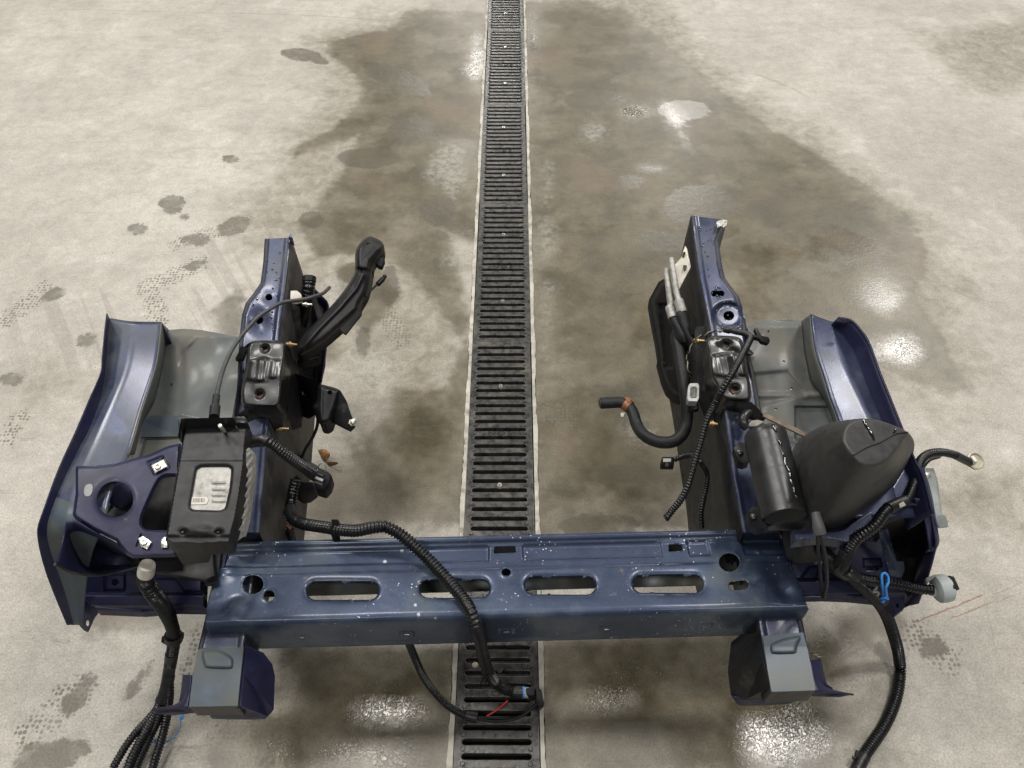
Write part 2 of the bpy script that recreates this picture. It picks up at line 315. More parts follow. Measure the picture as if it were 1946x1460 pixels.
def pfill(outline, zf, holes=(), bumpf=None, cell=2.0, depth=0, hdepth=.004, bottom=False):
    """a pressed panel: a fine grid of points at height zf inside outline, minus holes, walls turned down by depth"""
    P = np.array(outline)[:, :2]; x0, y0 = P.min(0)-cell; x1, y1 = P.max(0)+cell
    nx, ny = int((x1-x0)/cell)+2, int((y1-y0)/cell)+2
    X, Y = np.meshgrid(x0+np.arange(nx)*cell, y0+np.arange(ny)*cell)
    def allsd(X, Y):
        o = sdpoly(X, Y, outline); d = o.copy()
        for h in holes: d = np.minimum(d, -sdpoly(X, Y, h))
        return d, o
    cxx, cyy = X[:-1, :-1]+cell/2, Y[:-1, :-1]+cell/2
    cd, _ = allsd(cxx, cyy)
    for _ in range(2):
        d, _ = allsd(X, Y); e = .3
        gx = (allsd(X+e, Y)[0]-allsd(X-e, Y)[0])/(2*e); gy = (allsd(X, Y+e)[0]-allsd(X, Y-e)[0])/(2*e)
        k = np.abs(d) < cell*.72; g = np.hypot(gx, gy); k &= g > .3
        X = np.where(k, X-d*gx/np.maximum(g*g, .1), X); Y = np.where(k, Y-d*gy/np.maximum(g*g, .1), Y)
    keep = cd > 0
    Z = zf(X, Y)+(bumpf(X, Y) if bumpf else 0)
    Vv = Wn(X, Y, Z+0*X)
    idx = -np.ones(X.shape, int); used = np.zeros(X.shape, bool)
    for a, b in ((0, 0), (1, 0), (0, 1), (1, 1)): used[a:ny-1+a, b:nx-1+b] |= keep
    idx[used] = np.arange(used.sum()); verts = [tuple(v) for v in Vv[used]]
    jj, ii = np.nonzero(keep)
    faces = [(idx[j+1, i], idx[j+1, i+1], idx[j, i+1], idx[j, i]) for j, i in zip(jj, ii)]
    if depth or bottom:
        od = sdpoly(X, Y, outline)[used]
        ec = {}
        for f in faces:
            for a, b in zip(f, f[1:]+f[:1]): ec[(a, b)] = 1
        bd = [(a, b) for (a, b) in ec if (b, a) not in ec]
        low = {}
        def lo(i):
            if i not in low:
                dz = depth if od[i] < cell*1.3 else hdepth
                if callable(dz): dz = dz(verts[i])
                low[i] = len(verts); v = verts[i]; verts.append((v[0], v[1], v[2]-dz))
            return low[i]
        nf = [(b, a, lo(a), lo(b)) for a, b in bd]
        faces2 = faces+nf
        if bottom:
            base = len(verts); n0 = int(used.sum())
            for v in verts[:n0]: verts.append((v[0], v[1], v[2]-(depth(v) if callable(depth) else depth)))
            faces2 += [tuple(base+k for k in reversed(f)) for f in faces]
        faces = faces2
    return mesh(verts, faces)
def loft(rows, nu=5, nv=4, lin_v=True):
    """surface through rows of (x, y, z) picture points; rows may differ in count"""
    m = max(len(r) for r in rows)*nu
    R = []
    for r in rows:
        P = crom([W(*p) for p in r], nu); s = np.r_[0, np.cumsum(np.linalg.norm(np.diff(P, axis=0), axis=1))]; s /= s[-1]
        t = np.linspace(0, 1, m); R.append(np.stack([np.interp(t, s, P[:, k]) for k in range(3)], -1))
    R = np.array(R)
    if lin_v:
        out = []
        for i in range(len(R)-1):
            for k in range(nv): out.append(R[i]+(R[i+1]-R[i])*k/nv)
        out.append(R[-1]); R = np.array(out)
    else:
        R = np.array([crom(R[:, j], nv) for j in range(m)]).transpose(1, 0, 2)
    a, b = R.shape[:2]; F = []
    for i in range(a-1):
        for j in range(b-1): F.append((i*b+j, i*b+j+1, (i+1)*b+j+1, (i+1)*b+j))
    return mesh(R.reshape(-1, 3), F)
def tube_me(P, r, sides=14, corr=0, pitch=.0042, capr=True, step=None):
    P = np.array(P, float); s = np.r_[0, np.cumsum(np.linalg.norm(np.diff(P, axis=0), axis=1))]
    st = step or (pitch/6 if corr else .004); n = max(4, int(s[-1]/st)); t = np.linspace(0, s[-1], n+1)
    Q = np.stack([np.interp(t, s, P[:, k]) for k in range(3)], -1)
    r = np.interp(np.linspace(0, 1, n+1), np.linspace(0, 1, len(r)), r) if hasattr(r, '__len__') else np.full(n+1, r)
    if corr: r = r*(1+corr*np.sign(np.sin(2*math.pi*t/pitch))*np.abs(np.sin(2*math.pi*t/pitch))**.6)
    T = np.gradient(Q, axis=0); T /= np.linalg.norm(T, axis=1)[:, None]+1e-12
    nrm = np.cross(T[0], (0.13, .2, 1)); nrm /= np.linalg.norm(nrm); V_ = []
    an = np.linspace(0, 2*math.pi, sides, endpoint=False)
    for i in range(n+1):
        nrm = nrm-T[i]*np.dot(nrm, T[i]); nrm /= np.linalg.norm(nrm); bn = np.cross(T[i], nrm)
        V_ += list(Q[i]+r[i]*(np.cos(an)[:, None]*nrm+np.sin(an)[:, None]*bn))
    F = [(i*sides+k, i*sides+(k+1) % sides, (i+1)*sides+(k+1) % sides, (i+1)*sides+k) for i in range(n) for k in range(sides)]
    if capr: F += [tuple(reversed(range(sides))), tuple(n*sides+k for k in range(sides))]
    return mesh(V_, F)
def tube(name, pts, r, mat, parent=None, corr=0, closed=False, sides=14, n=8, **kw):
    """pts: (x, y, z) picture points; r in metres"""
    P = crom([W(*p) for p in pts], n, closed)
    return link(name, tube_me(P, r, sides, corr, **kw), mat, parent, smooth=50)
def boxm(bm, c, s, ax=None):
    """box centre c, size s, axes ax (3 unit vectors)"""
    ax = ax or (Vector((1,0,0)), Vector((0,1,0)), Vector((0,0,1))); c = Vector(c); vs = []
    for i in (-1, 1):
        for j in (-1, 1):
            for k in (-1, 1): vs.append(bm.verts.new(c+ax[0]*s[0]*i/2+ax[1]*s[1]*j/2+ax[2]*s[2]*k/2))
    for f in ((0,1,3,2),(4,6,7,5),(0,4,5,1),(2,3,7,6),(0,2,6,4),(1,5,7,3)): bm.faces.new([vs[q] for q in f])
def bmd(bm, bev=0):
    if bev: bmesh.ops.bevel(bm, geom=list(bm.edges), offset=bev, segments=2, affect='EDGES', profile=.5)
    bmesh.ops.recalc_face_normals(bm, faces=bm.faces)
    me = bpy.data.meshes.new('m'); bm.to_mesh(me); bm.free(); return me
def frame(a, b, up=(0,0,1)):
    x = (Vector(b)-Vector(a)).normalized(); z = Vector(up); y = z.cross(x).normalized(); z = x.cross(y); return (x, y, z)
def boxpx(name, a, b, wd, ht, mat, parent=None, bev=.001, up=(0,0,1)):
    """a bar between two picture points, width wd, height ht"""
    A, B = Vector(W(*a)), Vector(W(*b)); bm = bmesh.new(); boxm(bm, (A+B)/2, ((B-A).length, wd, ht), frame(A, B, up))
    return link(name, bmd(bm, bev), mat, parent, smooth=35)
def prism(name, poly, z, h, mat, parent=None, bev=0, zf=None):
    """solid plate of picture outline poly; top at z (number or function), thickness h downward"""
    n = len(poly); zz = [(zf(p[0], p[1]) if zf else (p[2] if len(p) > 2 else z)) for p in poly]
    top = [W(p[0], p[1], q) for p, q in zip(poly, zz)]; bm = bmesh.new()
    t = [bm.verts.new(v) for v in top]; b = [bm.verts.new((v[0], v[1], v[2]-h)) for v in top]
    bm.faces.new(t[::-1] if False else t); bm.faces.new(b[::-1])
    for i in range(n): bm.faces.new((t[i], b[i], b[(i+1) % n], t[(i+1) % n]))
    bmesh.ops.recalc_face_normals(bm, faces=bm.faces)
    if bev: bmesh.ops.bevel(bm, geom=[e for e in bm.edges if e.calc_face_angle(0) > .4], offset=bev, segments=2, affect='EDGES', profile=.5)
    return link(name, bmd(bm), mat, parent, smooth=35)
def lathe_me(P0, axis, prof, sides=24):
    """prof: (distance along axis, radius)"""
    ax = Vector(axis).normalized(); n = ax.cross(Vector((.3, .2, 1)) if abs(ax.z) < .9 else Vector((1, 0, 0))).normalized(); b = ax.cross(n); V_ = []; P0 = Vector(P0)
    for d, r in prof:
        for k in range(sides):
            a = 2*math.pi*k/sides; V_.append(P0+ax*d+(n*math.cos(a)+b*math.sin(a))*r)
    F = [(i*sides+k, (i+1)*sides+k, (i+1)*sides+(k+1) % sides, i*sides+(k+1) % sides) for i in range(len(prof)-1) for k in range(sides)]
    F += [tuple(range(sides)), tuple(reversed([(len(prof)-1)*sides+k for k in range(sides)]))]
    bm = bmesh.new(); me = mesh(V_, F); bm.from_mesh(me); return bmd(bm)
def lathe(name, P0, axis, prof, mat, parent=None, sides=24, smooth=35): return link(name, lathe_me(P0, axis, prof, sides), mat, parent, smooth)
def hexbolt(parent, p, r, mat, axis=(0,0,1), name='bolt', h=None):
    h = h or r*1.1
    lathe(name, W(*p), axis, [(0, r*1.35), (r*.25, r*1.35), (r*.26, r), (h, r), (h+r*.12, r*.8)], mat, parent, 6 if r > .003 else 8)
def sm(x, a, b):
    t = np.clip((x-a)/(b-a), 0, 1); return t*t*(3-2*t)

# ------------------------------------------------------------------ floor
DX, DHW = -.027, .0768           # drain centre line and half width of the grates
EW = .0105
def build_floor():
    lo, hi = DX-DHW-EW, DX+DHW+EW
    xs = np.r_[np.array([-7, -5, -3.5, -2.8, -2.5]), np.arange(-2.3, lo-.006, .011), lo, hi, np.arange(hi+.011, 2.31, .011), [2.5, 2.8, 3.5, 5, 7]]
    ys = np.r_[[-3, -1.5, -.6, -.2, 0], np.arange(.12, 3.9, .011), [4.1, 4.5, 5.5, 7.5, 11, 16]]
    X, Y = np.meshgrid(xs, ys); rngn = np.random.default_rng(3)
    z = np.zeros_like(X); n1, n0 = X.shape
    def wp(poly): return [W(p[0], p[1], 0)[:2] for p in poly]
    damp = [
        [(735,60),(770,22),(930,20),(935,200),(900,240),(760,330),(640,350),(700,250),(560,300),(550,285),(640,240),(690,170),(640,120),(610,80)],
        [(560,420),(640,400),(760,400),(860,440),(900,640),(930,1000),(540,1010),(540,880),(660,880),(700,820),(760,745),(850,735),(880,660),(800,545),(720,480),(600,490)],
        [(700,230),(935,190),(935,470),(800,430),(640,440),(590,400),(640,340)],
        [(600,600),(640,590),(650,690),(610,720)], [(640,500),(720,500),(760,560),(700,640),(650,600)],
        [(985,0),(1190,20),(1300,110),(1390,190),(1450,235),(1540,290),(1640,345),(1715,400),(1755,470),(1740,560),(1790,640),(1850,735),(1790,755),(1700,700),(1560,640),(1420,640),(1400,1010),(985,1020)],
        [(520,1215),(870,1215),(870,1470),(400,1470),(410,1380),(560,1330)],
        [(1020,1205),(1540,1160),(1620,1230),(1590,1330),(1570,1480),(1020,1480)],
        [(985,0),(1120,0),(1190,40),(1000,60)],
        [(405,590),(445,560),(455,600),(450,640),(420,630)],
        [(150,1140),(400,1160),(380,1195),(180,1190)],
        [(1560,1130),(1700,1150),(1730,1200),(1600,1240)],
    ]
    tint = [[(560,80),(760,15),(930,15),(930,1010),(540,1010),(600,760),(480,640),(540,500),(420,430),(520,340),(500,290),(600,180)],
        [(985,-40),(1230,-30),(1420,170),(1600,280),(1760,390),(1840,560),(1880,720),(1800,790),(1700,760),(1420,700),(1400,1010),(985,1020)], [(1750,60),(2000,20),(2000,170),(1850,170)], [(400,1210),(870,1210),(870,1480),(380,1480)], [(1020,1200),(1640,1160),(1700,1240),(1640,1480),(1020,1480)],
        [(0,690),(200,680),(200,760),(0,780)], [(1650,900),(1946,900),(1946,1000),(1700,1020)]]
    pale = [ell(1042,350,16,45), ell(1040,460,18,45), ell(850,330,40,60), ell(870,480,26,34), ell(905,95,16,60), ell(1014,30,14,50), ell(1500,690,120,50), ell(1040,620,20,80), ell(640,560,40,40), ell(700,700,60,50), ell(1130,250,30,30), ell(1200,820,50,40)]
    spots = [ell(328,385,26,14), ell(327,398,18,9), ell(260,436,20,11), ell(445,430,34,17,-.4), ell(372,456,28,12), ell(592,418,24,16), ell(572,104,38,12,.1), ell(600,112,26,8,.3),
             ell(438,303,15,8), ell(20,722,26,13), ell(165,648,22,13), ell(88,1440,70,34,-.2), ell(150,1420,22,20), ell(150,1320,52,18,-.9), ell(265,1290,40,9,-.9), ell(245,1315,26,12,-.9),
             ell(590,780,16,12), ell(672,520,34,20), ell(740,545,18,40), ell(690,650,14,30), ell(1690,1240,30,26,.5), ell(700,300,60,20), ell(755,150,70,20,.4), ell(780,250,44,28), ell(1130,190,60,18),
             ell(1300,210,50,20), ell(1330,390,70,40), ell(1200,345,26,14), ell(1260,460,60,20), ell(830,400,36,30), ell(1770,1230,26,22), ell(350,412,10,6), ell(100,560,26,10,-.4), ell(370,505,22,8,-.3), ell(1250,700,20,60), ell(1200,900,70,20), ell(1140,1000,80,24)]
    prints = [slot(10,610,85,550,17), slot(275,548,385,500,16), slot(300,600,290,570,24), slot(330,465,470,420,12), slot(50,1400,150,1310,30), slot(1735,1200,1800,1260,26),
              slot(1710,1190,1730,1215,20), slot(540,1380,420,1390,24), slot(360,1290,390,1200,22), slot(590,960,700,945,16), slot(740,600,760,640,22), slot(1030,780,1075,800,22), slot(10,840,40,790,16), slot(1140,1440,1100,1460,20)]
    wet = [
        ell(1450,1395,120,90), ell(720,1345,120,80), ell(1200,1290,150,60), ell(860,1270,30,60), ell(640,1430,150,60), ell(1560,1250,60,90,.5), ell(1670,555,50,42,.6), ell(1708,662,34,22), ell(1450,490,90,30), ell(1290,245,16,55,-.5), ell(1200,215,36,16),
        ell(905,95,14,60), ell(1012,40,16,60), ell(1020,160,10,60), ell(1230,600,50,60), ell(1360,440,60,40), ell(1040,470,18,60), ell(1130,430,60,14), ell(1240,320,30,12), ell(860,300,60,40), ell(1150,900,40,120), ell(790,800,60,120), ell(1040,360,20,50), ell(560,1440,80,40), ell(1600,470,60,30), ell(1420,560,50,60)]
    streak = [[(0,560),(230,540),(250,700),(0,740)], [(400,400),(560,330),(640,420),(380,760),(300,700)], [(560,1240),(850,1240),(850,1440),(560,1440)], [(1010,460),(1060,460),(1060,760),(1010,760)], [(1320,1200),(1500,1320),(1300,1440),(1200,1220)]]
    def field(polys, clipd=.3):
        d = np.full(X.shape, -clipd)
        for p in polys:
            q = wp(p); a = np.array(q); x0, y0 = a.min(0)-clipd; x1, y1 = a.max(0)+clipd
            k = (X > x0) & (X < x1) & (Y > y0) & (Y < y1)
            if k.any(): dd = sdpoly(X[k], Y[k], q); d[k] = np.maximum(d[k], dd)
        return np.clip(d, -clipd, clipd)
    idx = np.arange(X.size).reshape(X.shape); kx = np.where(np.isclose(xs, lo))[0][0]
    F = [(idx[j, i], idx[j, i+1], idx[j+1, i+1], idx[j+1, i]) for j in range(n1-1) for i in range(n0-1) if i != kx]
    me = mesh(np.stack([X, Y, z], -1).reshape(-1, 3), F)
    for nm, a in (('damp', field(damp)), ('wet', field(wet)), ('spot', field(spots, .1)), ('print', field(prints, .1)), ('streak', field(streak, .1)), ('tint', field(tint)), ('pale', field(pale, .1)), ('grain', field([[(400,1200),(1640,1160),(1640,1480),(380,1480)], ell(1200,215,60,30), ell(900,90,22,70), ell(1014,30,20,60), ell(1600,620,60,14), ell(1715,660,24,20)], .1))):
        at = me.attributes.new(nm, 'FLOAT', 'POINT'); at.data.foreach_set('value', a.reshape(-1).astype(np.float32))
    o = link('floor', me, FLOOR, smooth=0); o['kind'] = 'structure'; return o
build_floor()
# drain channel below the grates
bm = bmesh.new(); y0, y1 = -3, 16
for s in (-1, 1):
    boxm(bm, (DX+s*(DHW+EW+.01), (y0+y1)/2, -.085), (.02, y1-y0, .166)); boxm(bm, (DX+s*(DHW-.004), (y0+y1)/2, -.09), (.008, y1-y0, .135))
boxm(bm, (DX, (y0+y1)/2, -.165), (DHW*2+.04, y1-y0, .01))
o = link('drain_channel', bmd(bm), DARK, smooth=0); o['kind'] = 'structure'
for s in (-1, 1):    # pale edge strips, slightly ragged
    ys = np.arange(-.5, 5, .012); vs = []; F = []; a = DX+s*(DHW+.0012); b = DX+s*(DHW+EW)
    for y in ys:
        j = rng.normal(0, .0008) + .0012*math.sin(y*23+s)
        vs += [(a, y, -.02), (a, y, .0025), (b+s*j, y, .003), (b+s*(j+.001), y, -.004)]
    for i in range(len(ys)-1):
        for k in range(3):
            f = (i*4+k, i*4+k+1, i*4+k+5, i*4+k+4); F.append(f if s < 0 else f[::-1])
    o = link('drain_edging', mesh(vs, F), EDGE, smooth=30); o['kind'] = 'structure'
# grates
GL, PIT = .6085, .0247
def curve_mesh(splines, ext, bev, res=1):
    cu = bpy.data.curves.new('c', 'CURVE'); cu.dimensions = '2D'; cu.fill_mode = 'BOTH'; cu.extrude = ext; cu.bevel_depth = bev; cu.bevel_resolution = res
    for sp in splines:
        s = cu.splines.new('POLY'); s.points.add(len(sp)-1)
        for p, q in zip(s.points, sp): p.co = (q[0], q[1], 0, 1)
        s.use_cyclic_u = True
    o = bpy.data.objects.new('c', cu); C.objects.link(o); dg = bpy.context.evaluated_depsgraph_get(); me = bpy.data.meshes.new_from_object(o.evaluated_get(dg)); bpy.data.objects.remove(o); return me
def text_mesh(s, size, ext=.0004):
    cu = bpy.data.curves.new('t', 'FONT'); cu.body = s; cu.size = size; cu.extrude = ext; cu.align_x = 'CENTER'; cu.align_y = 'CENTER'; cu.space_character = 1.25
    o = bpy.data.objects.new('t', cu); C.objects.link(o); dg = bpy.context.evaluated_depsgraph_get(); me = bpy.data.meshes.new_from_object(o.evaluated_get(dg)); bpy.data.objects.remove(o); return me
hw = DHW-.0012
out = [(-hw, .001), (hw, .001), (hw, GL), (-hw, GL)]
sl = [slot(-.0575, .0205+k*PIT, .0575, .0205+k*PIT, .0062)[::-1] for k in range(24)]
gm = curve_mesh([out]+sl, .008, .0012); gm.transform(__import__('mathutils').Matrix.Translation((0, 0, -.0075)))
bm = bmesh.new(); bm.from_mesh(gm)
for k in range(23):
    for s in (-1, 1):
        for (rr, zz) in (((.0046, .0022), (.0008, .0026)),):
            bmesh.ops.create_cone(bm, cap_ends=True, segments=12, radius1=.0048, radius2=.0034, depth=.0022, matrix=__import__('mathutils').Matrix.Translation((s*.0605, .0205+(k+.5)*PIT, .0026)))
gm = bpy.data.meshes.new('grate'); bm.to_mesh(gm); bm.free()
screw = lathe_me((0, 0, 0), (0, 0, 1), [(.0008, .0095), (.003, .0088), (.0031, .0062), (.0024, .006), (.0024, .0055), (.0036, .005), (.0038, .003)], 20)
shead = None
def screwhead():
    bm = bmesh.new(); bmesh.ops.create_cone(bm, cap_ends=True, segments=20, radius1=.0062, radius2=.0052, depth=.002, matrix=__import__('mathutils').Matrix.Translation((0, 0, .0045)))
    return bm
def cross():
    bm = bmesh.new(); boxm(bm, (0, 0, .0056), (.0062, .0014, .0006)); boxm(bm, (0, 0, .00565), (.0014, .0062, .0006)); return bmd(bm)
g0 = thing('drain_grate', (DX, 0, 0), '', 'grate')
def childof(name, me, mat, par, loc, smooth=35):
    if not me.materials: 
        me.materials.append(mat)
        me.polygons.foreach_set('use_smooth', [True]*len(me.polygons)); me.set_sharp_from_angle(angle=math.radians(smooth))
    o = bpy.data.objects.new(name, me); C.objects.link(o); o.parent = par; o.location = loc; return o
childof('slotted_plate', gm, IRON, g0, (0, 0, 0))
shm = bmd(screwhead()); crm = cross()
for k in (6, 18):
    yy = .0205+(k-.5)*PIT
    b_ = childof('screw', shm, ZINC, g0, (0, yy, -.0012)); childof('screw_boss', screw, IRON, b_, (0, 0, .0007)); childof('screw_recess', crm, DARK, b_, (0, 0, 0))
tm = text_mesh('NDS', .0150); tm.transform(__import__('mathutils').Matrix.Diagonal((1.75, 1, 1, 1)))
childof('lettering', tm, BLKP, g0, (-.001, .0205+11.5*PIT, .0020))
glab = ['nearest cast iron drain grate, below the loose harness plug', 'cast iron drain grate directly behind the blue crossmember',
        'drain grate level with the tip of the curved black arm', 'dry drain grate just beyond both blue rail ends',
        'wet drain grate second from the top of the photo', 'farthest drain grate, cut by the top edge of the photo']
jo = [.205+i*.6098 for i in range(6)]
for i, yy in enumerate(jo):
    if i == 0: g = g0
    else:
        g = g0.copy(); C.objects.link(g)
        for ch in list(g0.children):
            c2 = ch.copy(); C.objects.link(c2); c2.parent = g
            for d in list(ch.children):
                d2 = d.copy(); C.objects.link(d2); d2.parent = c2
for i, (g, yy) in enumerate(zip([o for o in C.objects if o.name.startswith('drain_grate')], jo)):
    g.location = (DX+(-.0008 if i % 2 else .0006), yy, 0); g.rotation_euler.z = math.radians((-.15, .1, -.08, .12, -.1, .05)[i]); 
    if i == 0: g.location.y += GL; g.rotation_euler.z += math.pi
    tag(g, glab[i], 'grate', 'cast iron grates along the floor drain')

# ------------------------------------------------------------------ the cut-off vehicle front
CL = thing('vehicle_front_clip', (0, .75, 0), 'cut-off blue car front end with slotted crossmember lying across the floor drain', 'car front clip')
# crossmember: profile across (back lip, step, top, bend, front face) swept along
def crossmember():
    BLc, BRc = Vector(W(413,1046,.30)), Vector(W(1499,1026,.30)); FLc, FRc = Vector(W(397,1190,.30)), Vector(W(1520,1151,.30))
    def uv(px, py):     # picture point on the top plane -> (s, q)
        p = Vector(W(px, py, .30)); 
        ex = ((BRc-BLc)+(FRc-FLc)).normalized(); ey = Vector((-ex.y, ex.x, 0)); o = (FLc+FRc)/2; d = p-o; return d.dot(ex), d.dot(ey)
    ex = ((BRc-BLc)+(FRc-FLc)).normalized(); ey = Vector((-ex.y, ex.x, 0)); o = (FLc+FRc)/2
    prof = [(.151,-.075),(.150,-.012),(.148,-.004),(.1455,.000),(.1415,.001),(.1375,-.001),(.134,-.005),(.129,-.006),(.010,0),(.004,-.001),(-.001,-.005),(-.003,-.012),(-.008,-.094)]
    pr = np.array(prof); al = np.r_[0, np.cumsum(np.hypot(*np.diff(pr, axis=0).T))]; qtop0 = al[7]; # arc
    def q2yz(q): return np.interp(q, al, pr[:, 0]), np.interp(q, al, pr[:, 1])
    def y2q(y): return al[7]+(.129-y)      # on the flat top
    half = .480; cell = .0019
    s = np.arange(-half-.004, half+.008, cell); q = np.arange(0, al[-1]+cell*.5, cell); Sg, Q = np.meshgrid(s, q)
    def pp(poly): return [(uv(x, y)[0], y2q(uv(x, y)[1])) for x, y in poly]
    yq = lambda px, py: pp([(px, py)])[0]
    holes = []; slots = []
    for (x0, x1, yc, r) in ((582,718,1120,17),(797,930,1116,17),(998,1132,1110,17),(1204,1337,1107,17)): slots.append(pp(slot(x0+r, yc, x1-r, yc, r)))
    holes += [pp(ell(480,1110,20,19)), pp(ell(511,1132,10.5,10.5)), pp(ell(962,1086,9,8)), pp(ell(1387,1067,20,19)), pp(slot(1394,1113,1414,1111,9)),
              pp([(939,1036),(981,1035),(980,1046),(938,1048)]), pp([(1272,1031),(1298,1030),(1298,1043),(1272,1045)])]
    fq = al[11]+.036
    for px in (565, 768, 962, 1158, 1350):
        sx = uv(px, 1170)[0]; holes.append([(sx-.004, fq-.003), (sx+.004, fq-.003), (sx+.004, fq+.004), (sx-.004, fq+.004)])
    xl, xr = -half, half
    outl = [(xl-.002, 0), (xr+.0, 0), (xr, al[7]+.02), (xr+.003, al[8]), (xr+.006, al[10]), (xr-.001, al[-1]), (xl+.008, al[-1]), (xl, al[9]), (xl-.004, al[8]-.02), (xl-.004, al[7]+.01)]
    def H(Sg, Q):
        h = np.zeros_like(Sg)
        for sl_ in slots: d = -sdpoly(Sg, Q, sl_); h -= .0042*np.exp(-np.maximum(d, 0)/.0035)
        for hh in holes[:4]: d = -sdpoly(Sg, Q, hh); h += .0014*np.exp(-np.maximum(d, 0)/.004)
        # recessed back strip with gaps
        qa, qb = y2q(.128), y2q(.098)
        k = sm(Q, qa-.004, qa+.001)*(1-sm(Q, qb-.006, qb)); g = np.ones_like(Sg)
        for (a, b) in ((932, 990), (1262, 1306), (1352, 1412)):
            sa, sb = uv(a, 1040)[0], uv(b, 1040)[0]; g *= 1-sm(Sg, sa-.006, sa)*(1-sm(Sg, sb, sb+.006))
        h -= .0036*k*g
        # second shallow step
        qc = y2q(.084); h -= .0014*(1-sm(Q, qc-.004, qc+.002))*sm(Q, qa, qa+.002)
        # dents at both ends
        for (px, py, a, r) in ((448,1155,.006,.016),(1490,1120,-.009,.016),(1480,1065,-.004,.03),(1445,1045,.003,.004),(430,1080,.004,.02)):
            c0 = yq(px, py); h += a*np.exp(-((Sg-c0[0])**2+(Q-c0[1])**2)/r**2)
        # front face clips: little raised seats
        for px in (565, 768, 962, 1158, 1350):
            sx = uv(px, 1170)[0]; d = np.maximum(np.abs(Sg-sx)-.010, np.abs(Q-fq)-.008); h += .0022*(1-sm(d, 0, .003))
        qm = al[11]+.062; h -= .004*sm(Q, qm-.004, qm+.004)
        h += .0004*np.sin(Sg*31+1)*np.sin(Q*40)
        return h
    def allsd(a, b):
        d = sdpoly(a, b, outl)
        for hh in holes+slots: d = np.minimum(d, -sdpoly(a, b, hh))
        return d
    cd = allsd(Sg[:-1, :-1]+cell/2, Q[:-1, :-1]+cell/2); e = cell*.15
    for _ in range(2):
        d = allsd(Sg, Q); gx = (allsd(Sg+e, Q)-allsd(Sg-e, Q))/(2*e); gy = (allsd(Sg, Q+e)-allsd(Sg, Q-e))/(2*e); g = gx*gx+gy*gy
        k = (np.abs(d) < cell*.72) & (g > .1); Sg = np.where(k, Sg-d*gx/np.maximum(g, .1), Sg); Q = np.where(k, Q-d*gy/np.maximum(g, .1), Q)
    Qc = np.clip(Q, 0, al[-1]); yy, zz = q2yz(Qc); y2, z2 = q2yz(np.clip(Qc+.001, 0, al[-1])); y1, z1 = q2yz(np.clip(Qc-.001, 0, al[-1]))
    ty, tz = y2-y1, z2-z1; l = np.hypot(ty, tz)+1e-9; ny_, nz_ = tz/l, -ty/l
    h = H(Sg, Qc); yy = yy+ny_*h; zz = zz+nz_*h
    P = np.stack([o.x+ex.x*Sg+ey.x*yy, o.y+ex.y*Sg+ey.y*yy, .30+zz], -1)
    keep = cd > 0; used = np.zeros(Sg.shape, bool); a, b = keep.shape
    for i, j in ((0,0),(1,0),(0,1),(1,1)): used[i:a+i, j:b+j] |= keep
    idx = -np.ones(Sg.shape, int); idx[used] = np.arange(used.sum()); jj, ii = np.nonzero(keep)
    me = mesh(P[used], [(idx[j+1, i], idx[j+1, i+1], idx[j, i+1], idx[j, i]) for j, i in zip(jj, ii)])
    top = link('crossmember', me, BLUE, CL, 45); solid(top, .0018)
    # lower tray strip added to darken the view through the slots, and end flanges
    bm = bmesh.new(); c = o+ey*.082+Vector((0, 0, -.088)); boxm(bm, c+ey*.033, (.93, .058, .003), (ex, ey, Vector((0, 0, 1))))
    boxm(bm, o+ey*.146+Vector((0, 0, -.055)), (.93, .003, .06), (ex, ey, Vector((0, 0, 1))))
    t = link('crossmember_tray', bmd(bm), PRIM, CL, 30)
    for sgn in (-1, 1):
        pts = []
        for (y, zq) in ((.143,-.005),(.10,-.004),(.0,-.006),(-.006,-.09),(.03,-.105),(.138,-.085)): pts.append(o+ex*(sgn*(half-.006)+sgn*.004*(1 if y < .05 else 0))+ey*y+Vector((0, 0, zq)))
        bm = bmesh.new(); vs = [bm.verts.new(p) for p in pts]; bm.faces.new(vs); q_ = link('end_flange', bmd(bm), NAVY, CL, 0); solid(q_, .003, 0)
crossmember()

# ---- side rails: pressed top with holes and deep side walls
def rail(outer, inner, holes, bumpf=None, mat=None):
    poly = list(outer)+list(inner)[::-1]
    zf = lambda x, y: ZR(y)
    return pfill(poly, zf, holes, bumpf, cell=2.0, depth=lambda v: float(np.interp(v[1], [.38, .52, .66], [.035, .085, .115])), hdepth=.004, bottom=True)
Lo = V('P', [(503,454),(500,500),(495,538),(482,557),(467,576),(460,598),(455,639),(450,690),(438,790),(437,900),(424,1030),(377,1230),(358,1343)])
Li = V('P', [(551,452),(547,502),(541,552),(535,595),(530,639),(522,720),(512,800),(505,858),(491,1027),(463,1227),(452,1342)])
def lbump(X, Y):
    h = np.zeros_like(X)
    for (cx, cy, r, a) in ((492,608,20,-.006),(510,565,14,-.002)): h += a*np.exp(-((X-cx)**2+(Y-cy)**2)/r**2)
    xi = np.interp(Y, [p[1] for p in Li], [p[0] for p in Li]); xo = np.interp(Y, [p[1] for p in Lo], [p[0] for p in Lo])
    h += .003*(1-sm(np.abs(X-(xi-5)), 0, 8)); h -= .010*(1-sm(X-xo, 0, 9)); h -= .004*np.exp(-((Y-1030)/60)**2)*0
    h += .0004*np.sin(X/9)*np.sin(Y/23)
    return h
r1 = link('frame_rail', rail(Lo, Li, [ell(511,565,7,6.5), ell(492,608,8.5,8)], lbump), [BLUEP], CL, 40)
Ro = V('P', [(1382,419),(1376,435),(1366,457),(1368,474),(1372,503),(1378,529),(1391,547),(1404,564),(1410,582),(1416,604),(1420,630),(1426,670),(1436,713),(1447,776),(1462,860),(1490,1012),(1529,1199),(1551,1311)])
